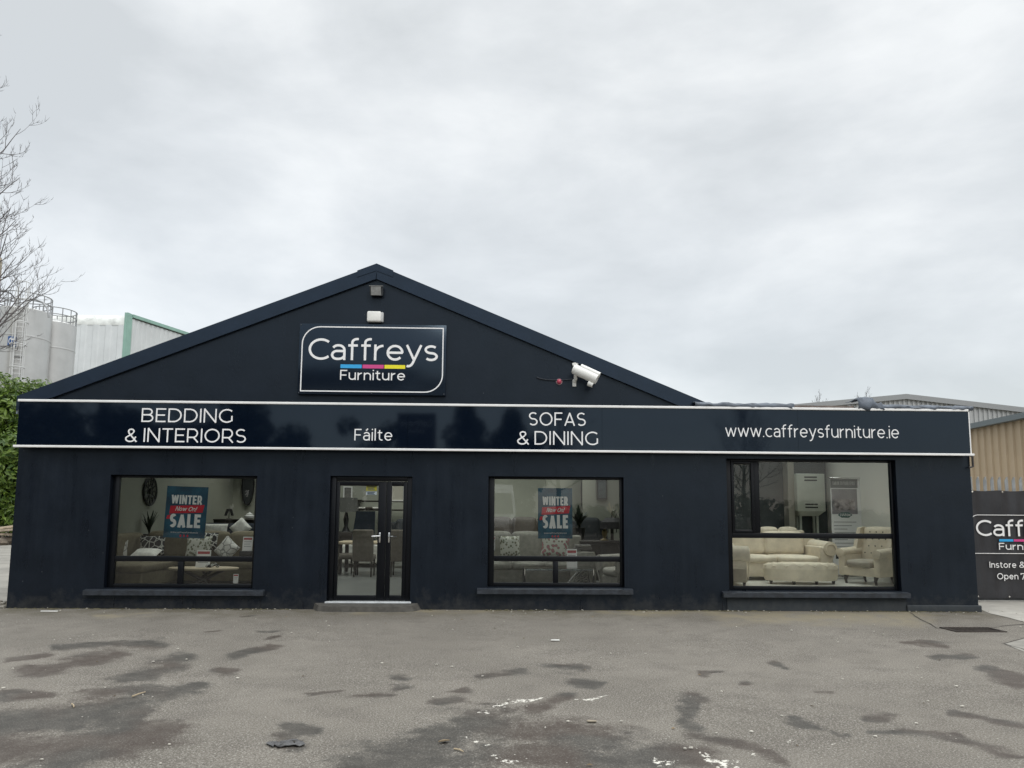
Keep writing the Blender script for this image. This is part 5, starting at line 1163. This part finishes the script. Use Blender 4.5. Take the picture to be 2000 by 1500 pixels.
sh = thing('display_shelf', 'display shelf with folded bedding near the back wall behind the door', 'shelf', (at(720, 985, 8.9).x, 8.9, F1))
x0, x1 = at(697, 985, 8.9).x, at(745, 985, 8.9).x
for pz in (979, 996): z = at(720, pz, 8.9).z; MB().box(x0, x1+1.2, 8.75, 9.2, z-.02, z+.02).build('shelf_board', DWOOD, sh, smooth=0)
for x in (x0+.02, x1, x1+1.18): MB().box(x-.02, x+.02, 8.76, 9.19, F1, at(720, 979, 8.9).z-.021).build('upright', DWOOD, sh, smooth=0)
for k, (px, c_) in enumerate(((706, WHITEF), (722, TAUPE), (735, WHITEF))):
    q = at(px, 992, 8.85); tag(MB().rbox(q.x-.13, q.x+.13, 8.78, 9.1, at(px, 996, 8.85).z+.021, q.z+.03, .04).build('folded_bedding', c_), ('folded white bedding at the left on the display shelf', 'folded taupe bedding in the middle of the display shelf', 'folded white bedding at the right on the display shelf')[k], 'bedding', 'bedding on the display shelf')
picture('wall_picture', 'picture of dark upright shapes seen through the left of the door', 671, 688, 950, 975, BY, ART4, fm=INWHITE)
q = at(680, 976, BY); tag(MB().box(q.x-.45, q.x+.42, BY-.2, BY+.02, q.z-.05, q.z).build('wall_shelf', DWOOD, smooth=0), 'narrow dark wall shelf under the picture seen through the door', 'shelf')
q = at(677, 986, 8.6); lmp = thing('table_lamp', 'table lamp with grey drum shade by the left edge of the door glass', 'lamp', (q.x, 8.6, F1+.8))
MB().lathe([(.34, -.2), (.30, .2)], (q.x, 8.6, q.z), 20).build('lamp_shade', mat('grey_shade', (.12, .12, .11), .8), lmp); MB().lathe([(.12, -.75), (.05, -.6), (.08, -.4), (.03, -.2)], (q.x, 8.6, q.z), 14).build('lamp_base', BLACK, lmp)
sb2 = thing('bedside_chest', 'dark bedside chest carrying the grey shaded lamp', 'chest', (q.x, 8.6, F1)); MB().rbox(q.x-.35, q.x+.35, 8.3, 8.9, F1+.06, q.z-.75, .02).build('carcass', DWOOD, sb2)
for k in range(3): MB().rbox(q.x-.31, q.x+.31, 8.28, 8.30, F1+.12+k*.2, F1+.29+k*.2, .005).build('drawer', DWOOD, sb2)
def sticker(label, px0, px1, pt, pb_, m_, Y=.118):
    a_, b_ = at(px0, pt, Y), at(px1, pb_, Y); o = thing('door_notice', label, 'notice', ((a_.x+b_.x)/2, Y, b_.z)); MB().box(a_.x, b_.x, Y, Y+.003, b_.z, a_.z).build('sheet', m_, o, smooth=0)
    mb = MB(); n = 3
    for k in range(n): z = a_.z+(b_.z-a_.z)*(k+.7)/(n+.4); mb.box(a_.x+.02, b_.x-.03-.02*(k % 2), Y-.0015, Y-.0004, z-.006, z+.006)
    mb.build('print', mat('notice_print', (.06, .08, .12), .6), o, smooth=0)
sticker('yellow notice at the top of the wide door pane', 715.5, 736, 949, 958.5, mat('notice_yellow', (.42, .38, .03), .5))
sticker('pale blue notice under the yellow one on the door', 715, 736, 960, 966.5, mat('notice_blue', (.45, .5, .56), .5))
picture('roller_blind', 'pale roller blind seen through the top of the narrow door pane', 764.5, 790, 938, 979, 5.4, mat('blind_cloth', (.55, .53, .45), .8), 'blind', INWHITE)
nd = sofa('armchair', 'dark charcoal armchair seen through the narrow door pane', 'armchair', CHAR, .9, .85, .46, 1.15, .66, 1); q = at(780, 1010, 7.2); place(nd, q.x+.1, 7.3, F1+.1)

# ---- middle window
gsf = sofa('recliner_sofa', 'pale grey recliner sofa just inside the middle window', 'sofa', GREYF, 2.35, 1.0, .50, 1.06, .66, 3, arm_w=.24, back_t=.3); place(gsf, .72, 2.5, F1)
bsf = sofa('sofa', 'brown leather sofa behind the grey one in the middle window', 'sofa', BROWN, 2.3, .95, .48, 1.34, .7, 3); q = at(1010, 1010, 5.4); place(bsf, q.x+.2, 5.6, F1)
C2 = 'cushions on the grey sofa'
cushion('floral cushion at the left of the grey sofa', FLOR, 996, 1068, 2.15, .42, .44, rz=16, group=C2)
cushion('floral cushion with pink blossom under the middle sale poster', printed('pink_blossom_print', (.14, .17, .1), (.54, .54, .47), 15, .46, (.40, .17, .19)), 1084, 1068, 2.15, .55, .46, ry=6, group=C2)
q = at(1088, 1109, 1.2); gt2 = thing('coffee_table', 'glass topped chrome coffee table behind the middle window', 'table', (q.x, 1.2, F1)); x0, x1 = at(1024, 1109, 1.2).x, at(1155, 1109, 1.2).x
MB().box(x0-.02, x1+.02, .85, 1.55, q.z, q.z+.012).build('glass_top', glass_mat('table_glass', (.8, .86, .84), 2.2), gt2, smooth=0)
for z in (q.z-.02, F1+.03): MB().tube([(x0, .88, z), (x1, .88, z), (x1, 1.52, z), (x0, 1.52, z), (x0, .88, z)], .017, 6).build('frame', CHROME, gt2)
for x in (x0, x1):
    for y in (.88, 1.52): MB().tube([(x, y, F1), (x, y, q.z)], .02, 6).build('leg', CHROME, gt2)
fan = MB(); xm = (x0+x1)/2
for k in range(9): fan.tube([(xm+.05, 1.2, F1+.05), (xm+.05+.55*math.cos(R(8+k*5)), 1.2, F1+.05+.55*math.sin(R(8+k*5)))], .007, 4)
fan.build('fan_bars', CHROME, gt2)
table_card('price_card', 'white printed price card standing on the chrome coffee table', 1107, 1127.5, 1072, 1108, 1.18)
table_card('notice_card', 'white framed card leaning in the left corner of the middle window', 957.5, 967, 1047, 1075, .35)
a_ = at(1172, 1056, 3.0); sd2 = thing('sideboard', 'dark sideboard at the right of the middle window with a lamp on it', 'sideboard', (a_.x+.1, 3.0, F1)); x0, x1 = at(1133, 1056, 3).x, at(1216, 1056, 3).x+.3
MB().rbox(x0, x1, 2.85, 3.3, F1+.08, a_.z-.035, .01).build('cabinet', DWOOD, sd2); MB().rbox(x0-.03, x1+.03, 2.8, 3.32, a_.z-.034, a_.z, .008).build('top', DWOOD, sd2)
for k in range(3): MB().rbox(x0+.03+k*(x1-x0-.06)/3, x0+.01+(k+1)*(x1-x0-.06)/3, 2.835, 2.85, F1+.13, a_.z-.07, .004).build('cabinet_door', DWOOD, sd2)
GOLD = mat('old_gold', (.34, .27, .14), .4, metal=.6)
t_, a2, h = slim('table_lamp', 'gold figure table lamp with dark fringed shade on the sideboard', 1181, 1055.5, 1027, 2.98, [(.09, 0), (.09, .05), (.03, .15), (.055, .4), (.07, .6), (.03, .75), (.045, .88), (.02, 1)], GOLD, 'lamp_base', 'lamp')
MB().lathe([(.26, -.06), (.24, .08), (.13, .17), (.12, .17)], (a2.x+.16, 2.98, a2.z+h+.0), 20).build('lamp_shade', mat('dark_shade', (.02, .018, .02), .7), t_)
for k in range(9): MB().tube([(a2.x+.16+.25*math.cos(k*.7), 2.98+.25*math.sin(k*.7), a2.z+h-.06), (a2.x+.16+.25*math.cos(k*.7), 2.98+.25*math.sin(k*.7), a2.z+h-.13)], .012, 4).build('fringe_drop', BLACK, t_)
gl_, a3, h3 = slim('glass_vase', 'clear glass vase with thin bright stems near the right of the middle window', 1199, 1012, 988, 3.1, [(.05, 0), (.07, .3), (.05, .6), (.06, .62)], glass_mat('vase_glass', (.8, .82, .8), 3), 'vase', 'vase')
mb = MB(); rr = random.Random(8)
for k in range(9): mb.tube([(a3.x, 3.1, a3.z), (a3.x+rr.uniform(-.16, .12), 3.1, a3.z+h3*rr.uniform(.8, 1.3))], .006, 4)
mb.build('stems', mat('pale_stems', (.5, .46, .3), .5), gl_)
wt_ = thing('tall_stand', 'tall dark plant stand carrying the glass vase', 'stand', (a3.x, 3.1, F1)); MB().rbox(a3.x-.15, a3.x+.15, 2.97, 3.25, a3.z-.03, a3.z, .01).build('stand_top', DWOOD, wt_); MB().box(a3.x-.03, a3.x+.03, 3.325, 3.385, F1, a3.z-.031).box(a3.x-.03, a3.x+.03, 3.2, 3.325, a3.z-.08, a3.z-.031).build('stand_column', DWOOD, wt_, smooth=0)
ac = sofa('armchair', 'dark charcoal armchair with rounded back behind the sideboard', 'armchair', CHAR, .95, .85, .46, 1.22, .7, 1, arm='roll'); q = at(1156, 1030, 4.6); place(ac, q.x, 4.8, F1+.12)
for k, (dz, w) in enumerate(((0, .34), (.05, .30))):
    q = at(1139, 1072, 1.9); tag(MB().rbox(q.x-w/2, q.x+w/2, 1.85, 2.05, q.z+dz-.02, q.z+dz+.025, .006).build('book', mat('book_grey' if k else 'book_taupe', (.22, .21, .19) if k else (.14, .13, .12), .6)), ('grey book at the bottom of the small stack in the middle window', 'smaller book on top of the small stack in the middle window')[k], 'book')
q = at(1139, 1076, 1.95); pf = thing('pouffe', 'round grey pouffe under the two stacked books', 'pouffe', (q.x, 1.95, F1)); MB().lathe([(.20, 0), (.25, .06), (.26, q.z-F1-.12), (.22, q.z-F1-.02), (.05, q.z-F1-.0)], (q.x, 1.95, F1), 24).build('upholstery', GREYF, pf)
pac = sofa('armchair', 'pale cream armchair cut by the right edge of the middle window', 'armchair', fabric('pale_armchair_fabric', (.42, .40, .35)), .9, .85, .46, .98, .66, 1, arm='roll'); place(pac, 2.55, 1.35, F1, -70)
pal2 = sofa('armchair', 'cream armchair edge at the lower left corner of the middle window', 'armchair', CREAM, .85, .8, .46, .9, .6, 1, arm='roll'); place(pal2, -.62, 1.1, F1, 70)
snake_plant('leafy dark potted plant right of the middle sale poster', 1131, 1030, 984, 4.0, .34, 9, 26, True)
oval('wall_mirror', 'tall dark wavy wall mirror at the top right of the middle window', 1143, 962, 7, 52, 6.0)
picture('wall_picture', 'slate blue framed picture at the top right of the middle window', 1165, 1186, 925, 976, 5.4, ART3)
wl2_ = MB().box(1.35, 3.4, 6.05, 6.15, F1, 3.1).build('partition_screen', INWALL, shop, smooth=0)
wl3_ = MB().box(2.2, 3.5, 5.44, 5.52, F1, 3.1).build('partition_screen', INWALL, shop, smooth=0)
MB().box(at(764, 960, 5.4).x-.1, at(790, 960, 5.4).x+.1, 5.43, 5.5, 1.9, 3.0).build('partition_screen', INWALL, shop, smooth=0)

# ---- right window
csf = sofa('chesterfield_sofa', 'cream velvet sofa with rolled arms behind the oval footstool', 'sofa', CREAM, 2.35, .95, .50, .98, .78, 2, arm='roll', arm_w=.3); place(csf, 5.92, 3.25, F2)
cs2 = sofa('chesterfield_sofa', 'cream sofa end with rolled arm at the left edge of the right window', 'sofa', CREAM, 1.7, .95, .50, .95, .74, 2, arm='roll', arm_w=.3); place(cs2, 4.50, 2.35, F2, 82)
q = at(1564, 1120, 2.2); ot = thing('footstool', 'long oval cream buttoned footstool on dark feet', 'footstool', (q.x, 2.2, F2)); w = 1.03*(at(1634, 1110, 2.2).x-at(1494, 1110, 2.2).x)/2; zt3 = at(1564, 1100, 2.2).z-F2
bz = [(w*.95, .07), (w*.985, .12), (w, .22), (w, zt3-.13), (w*1.01, zt3-.11), (w*1.01, zt3-.10), (w, zt3-.09), (w*.985, zt3-.04), (w*.93, zt3-.005), (w*.5, zt3+.015), (.02, zt3+.02)]
MB().lathe(bz, (q.x, 2.2, F2), 48, 1, .45).build('upholstery', CREAM, ot)
mb = MB(); tf = MB()
for r_, n in ((.28, 5), (.6, 10), (.86, 16)):
    for k in range(n): a_ = 2*math.pi*(k+.5*(n == 10))/n; mb.ball((q.x+w*r_*math.cos(a_), 2.2+w*.45*r_*math.sin(a_), F2+zt3+.012-.018*r_), .02, .02, .010, 5)
for k in range(16):
    a_ = 2*math.pi*k/16
    for da in (-.2, .2): tf.tube([(q.x+w*.86*math.cos(a_), 2.2+w*.45*.86*math.sin(a_), F2+zt3-.002), (q.x+w*.995*math.cos(a_+da), 2.2+w*.45*.995*math.sin(a_+da), F2+zt3-.05)], .017, 6)
mb.build('buttons', CREAM, ot); tf.build('tuft_pleats', CREAM, ot)
for x, y in ((-.84, -.1), (-.3, -.33), (.3, -.33), (.84, -.1)): MB().tube([(q.x+w*x, 2.2+w*.9*y*.9, F2), (q.x+w*x, 2.2+w*.9*y*.9, F2+.08)], [.025, .04], 8).build('leg', DWOOD, ot)
# wing armchair
wa = thing('wing_armchair', 'cream wing back armchair with buttoned back at the right of the right window', 'armchair', (0, 0, 0))
MB().rbox(-.33, .33, -.34, .30, .16, .34, .03).build('base', CREAM, wa); MB().rbox(-.27, .27, -.37, .2, .33, .47, .06, 4, puff=1).build('seat_cushion', fabric('taupe_velvet', (.36, .32, .26), .1, 5, .15, .65), wa)
MB().rbox(-.33, .33, -.07, .07, 0, .72, .06, 4, M=Matrix.Translation((0, .28, .4)) @ Matrix.Rotation(-R(12), 4, 'X'), puff=1).build('backrest', CREAM, wa)
mb = MB()
for i in range(4):
    for k in range(4-(i % 2)): mb.ball((-.21+.14*k+.07*(i % 2), .205+.03*i, .60+.14*i), .016, .012, .016, 4)
mb.build('buttons', TAUPE, wa)
for s in (-1, 1):
    ao = MB().rbox(s*.38-.07, s*.38+.07, -.34, .3, .16, .58, .03).tube([(s*.39, -.37, .60), (s*.39, -.36, .60), (s*.385, .3, .64)], [.07, .09, .09], 16).build('arm', CREAM, wa)
    MB().prismx([(.05, .58), (.34, .58), (.45, 1.12), (.26, 1.1), (.16, .85)], s*.36-.04, s*.36+.04).build('wing', CREAM, wa)
    MB().tube([(s*.32, -.28, 0), (s*.32, -.3, .08), (s*.32, -.27, .17)], [.022, .03, .05], 8).build('leg', DWOOD, wa); MB().tube([(s*.3, .33, 0), (s*.3, .27, .17)], [.02, .035], 8).build('leg', DWOOD, wa)
q = at(1702, 1100, 2.15); place(wa, q.x, 2.25, F2, -60)
# roll-up banner
RY = 3.35; a_, b_ = at(1621, 935, RY), at(1707, 1118, RY); w = 7.99-a_.x
ru = thing('display_banner', 'white roll up display banner with a photo of a patterned sofa, behind the wing armchair', 'banner stand', ((a_.x+7.99)/2, RY, F2)); xa, xb, zt4 = a_.x, 7.99, a_.z
LILAC = mat('banner_print_grey', (.33, .31, .34), .6, col2=(.2, .19, .21), vs_=2.5)
MB().box(xa, xb, RY, RY+.008, F2+.08, zt4).build('sheet', mat('banner_white', (.88, .89, .91), .45), ru, smooth=0); MB().rbox(xa-.02, xb, RY-.03, RY+.04, zt4, zt4+.03, .008).build('top_rail', CHROME, ru); MB().rbox(xa-.04, xb, RY-.1, RY+.1, F2, F2+.09, .02).build('base', CHROME, ru)
MB().box(xa+.0, xb-.06, RY-.002, RY-.0005, zt4-.20, zt4-.01).build('heading_band', mat('band_grey', (.11, .12, .125), .5), ru, smooth=0)
text(MB(), 'TAILOR TO YOUR STYLE', xa+.05, xb-.12, zt4-.135, .075, RY-.003, .13, .15, .001).build('lettering', mat('band_letters', (.42, .43, .43), .5), ru, smooth=0)
zp = zt4-.78
MB().box(xa+.02, xb-.08, RY-.002, RY-.0005, zp+.02, zt4-.22).build('photo_print', LILAC, ru, smooth=0)
sf = MB(); sf.add([(xa+.09, RY-.0035, zp+.10), (xb-.14, RY-.0035, zp+.10), (xb-.12, RY-.0035, zp+.34), (xa+.07, RY-.0035, zp+.34)], [(0,1,2,3)]); sf.build('sofa_print', mat('sofa_print', (.46, .42, .44), .6, col2=(.12, .1, .11), vs_=9), ru, smooth=0)
zc = zp; xm = (xa+xb)/2-.03
MB().add([(xm+.16*math.cos(R(k)), RY-.004, zc+.065*math.sin(R(k))) for k in range(0, 360, 60)], [tuple(range(6))]).build('badge', mat('badge_teal', (.04, .12, .125), .5), ru, smooth=0)
text(MB(), 'CUSTOM', xm-.115, xm+.115, zc-.028, .056, RY-.0045, .18, .15, .001).build('lettering', LETTER, ru, smooth=0)
mb = MB()
for k in range(9): mb.box(xa+.05, xb-.12-.1*((k*7) % 3), RY-.002, RY-.0005, zc-.16-.075*k, zc-.145-.075*k)
mb.build('print', mat('banner_text_grey', (.34, .35, .37), .6), ru, smooth=0)
MB().box(xa+.06, xb-.2, RY-.002, RY-.0005, F2+.42, F2+.64).build('photo_print', printed('damask_print', (.5, .5, .5), (.03, .03, .035), 16, .25, (.1, .1, .1)), ru, smooth=0)
# cabinet on the back wall
CYd = 4.7; a_, b_ = at(1555.5, 925, CYd), at(1613, 999, CYd); GC = mat('grey_green_metal', (.46, .49, .44), .5, var=.06, vs_=3)
cb = thing('metal_cabinet', 'pale grey green metal cabinet with dark vent slots inside the right window', 'cabinet', ((a_.x+b_.x)/2, CYd, b_.z))
MB().rbox(a_.x, b_.x, CYd, CYd+.45, b_.z, a_.z, .012).build('body', GC, cb)
xm = (a_.x+b_.x)/2; lo = at(1580, 1008, CYd).z
MB().add([(a_.x+.02,CYd+.0,b_.z),(b_.x-.02,CYd+.0,b_.z),(b_.x-.12,CYd+.15,lo),(a_.x+.12,CYd+.15,lo),(a_.x+.02,CYd+.44,b_.z),(b_.x-.02,CYd+.44,b_.z),(b_.x-.12,CYd+.4,lo),(a_.x+.12,CYd+.4,lo)], [(0,1,2,3),(5,4,7,6),(0,3,7,4),(1,5,6,2),(3,2,6,7)]).build('hopper', GC, cb, smooth=0)
for py in (932, 938, 985, 991): z = at(1584, py, CYd).z; MB().box(xm-.15, xm+.15, CYd-.004, CYd+.002, z-.016, z+.016).build('vent_slot', BLACK, cb, smooth=0)
for s in (-1, 1):
    for y in (.18, .38): MB().box(xm+s*.2-.025, xm+s*.2+.025, CYd+y-.02, CYd+y+.02, F2, lo-.001).build('leg', GC, cb, smooth=0)
q = at(1546, 980, 4.9); tag(MB().box(q.x-.09, q.x+.06, 4.85, 5.15, F2, 3.3).build('wall_post', mat('cream_post', (.30, .29, .25), .7), smooth=0), 'pale upright post beside the metal cabinet', 'post')
q = at(1620, 1035, 4.2); chs = sofa('sofa', 'cream sofa back showing above the window bar behind the rolled arm sofa', 'sofa', CREAM, 1.3, .8, .5, 1.06, .7, 2); q = at(1525, 1035, 4.3); place(chs, q.x, 4.15, F2)

# ------------------------------------------------------------------ bits on the forecourt
rr = random.Random(12); mb = MB()
for k in range(420):
    y = -9.4+9.2*rr.random()**1.5 if k % 3 else -rr.random()**2*.35; x = rr.uniform(-11, 11)
    if y > -.4 and -3 < x < -1: continue
    r_ = rr.uniform(.004, .013); mb.ball((x, y, r_*.4+.006), r_*rr.uniform(1, 1.8), r_*rr.uniform(.8, 1.6), r_*.6, 3)
o = mb.build('loose_chippings', mat('pale_chips', (.45, .43, .38), .9, var=.3, vs_=30), smooth=0); o['kind'] = 'stuff'; o['label'] = 'pale stone chippings scattered over the tarmac'
def litter(name, label, px, py, poly, h, m_, rz, cat):
    q = atg(px, py); o = MB(); V = [(x, y, .005+rnd.uniform(0, h)) for x, y in poly]; n = len(V); o.add(V+[(x, y, z+.008) for x, y, z in V], [tuple(range(n))[::-1], tuple(range(n, 2*n))]+[(i, (i+1) % n, n+(i+1) % n, n+i) for i in range(n)])
    ob = o.build(name, m_, smooth=0); ob.location = (q.x, q.y, 0); ob.rotation_euler = (0, 0, R(rz)); tag(ob, label, cat)
q = atg(557, 1456); rr = random.Random(6); V, Fc, na, nb = [], [], 12, 5
for i in range(na):
    for j_ in range(nb):
        u, v = i/(na-1)-.5, j_/(nb-1)-.5; tp = (1-abs(2*u)**2.5)*.9+.12
        V.append((u*.27+rr.uniform(-.006, .006), v*.13*tp+.02*math.sin(u*9)+rr.uniform(-.009, .009), .010+abs(.022*math.sin(u*14+v*5)*math.cos(v*4)*tp)+rr.uniform(0, .006)))
Fc = [(i*nb+j_, (i+1)*nb+j_, (i+1)*nb+j_+1, i*nb+j_+1) for i in range(na-1) for j_ in range(nb-1) if rr.random() > .06]
fs_ = MB().add(V, Fc).build('torn_felt', mat('felt_scrap', (.075, .075, .077), .75, var=.5, vs_=22, bump=.4, bs=70), smooth=0); fs_.location = (q.x, q.y, 0)
md = fs_.modifiers.new('thickness', 'SOLIDIFY'); md.thickness = .004; tag(fs_, 'crumpled scrap of dark roofing felt lying on the tarmac in the foreground', 'felt scrap')
litter('paper_scrap', 'small white scrap lying on the tarmac in front of the middle window', 1084, 1252, [(-.06, -.02), (.05, -.03), (.06, .02), (-.04, .03)], .01, WHITEP, 10, 'scrap')
litter('paper_scrap', 'thin pale strip lying by the left corner of the shop', 96, 1195, [(-.13, -.012), (.13, -.015), (.13, .015), (-.13, .012)], .005, WHITEP, 1, 'scrap')
litter('flat_stone', 'flat pale brown stone on the tarmac towards the middle foreground', 1156, 1411, [(-.035, -.018), (.03, -.02), (.04, .012), (-.01, .022), (-.04, .01)], .008, mat('brown_stone', (.3, .26, .2), .9), 0, 'stone')
litter('dry_leaf', 'dry brown leaf on the tarmac left of the dark central stain', 866, 1450, [(-.04, -.01), (.01, -.03), (.045, 0), (.01, .028)], .015, mat('dry_leaf', (.22, .17, .11), .85), 20, 'leaf')
for k, (p0, p1, lab) in enumerate((((258, 1362), (284, 1353), 'pale twig lying in the damp stain at the left'), ((887, 1465), (905, 1470), 'pale twig lying near the dry leaf'), ((140, 1377), (144, 1383), 'short pale twig near the left foreground'))):
    a_, b_ = atg(*p0), atg(*p1); tag(MB().tube([a_+Vector((0,0,.009)), a_.lerp(b_, .5)+Vector((.003, .006, .011)), b_+Vector((0,0,.008))], [.007, .006, .004], 5).build('twig', mat('dry_twig', (.38, .31, .21), .9)), lab, 'twig', 'twigs on the tarmac')

rr = random.Random(31); mb = MB()
for k in range(900):
    x = rr.uniform(XL, XR-.1); 
    if -3 < x < -1.1 or mnoise.noise(Vector((x*.9, 0, 0))) < -.18: continue
    y = (-.055 if x > 7 else -.02)-abs(rr.gauss(0, .035)); r_ = rr.uniform(.006, .02); mb.ball((x, y, r_*.2), r_*rr.uniform(1, 2.2), r_, r_*.55, 3)
o = mb.build('wall_foot_debris', mat('mossy_dirt', (.085, .078, .045), .95, var=.55, vs_=6), smooth=0); o['kind'] = 'stuff'; o['label'] = 'mossy dirt and grit gathered along the foot of the shop wall'
rr = random.Random(32); mb = MB()
for k in range(70):
    x = rr.uniform(-9, 10); y = -9.3+9*rr.random(); an = rr.uniform(0, 6.3); l_ = rr.uniform(.012, .03); c, s_ = math.cos(an)*l_, math.sin(an)*l_
    mb.add([(x-c, y-s_, .006), (x+s_*.4, y-c*.4, .009), (x+c, y+s_, .006), (x-s_*.4, y+c*.4, .013)], [(0,1,2,3)])
o = mb.build('leaf_litter', mat('leaf_litter_brown', (.16, .115, .065), .9, var=.5, vs_=3), smooth=0); o['kind'] = 'stuff'; o['label'] = 'tiny dry leaf litter scattered over the tarmac'
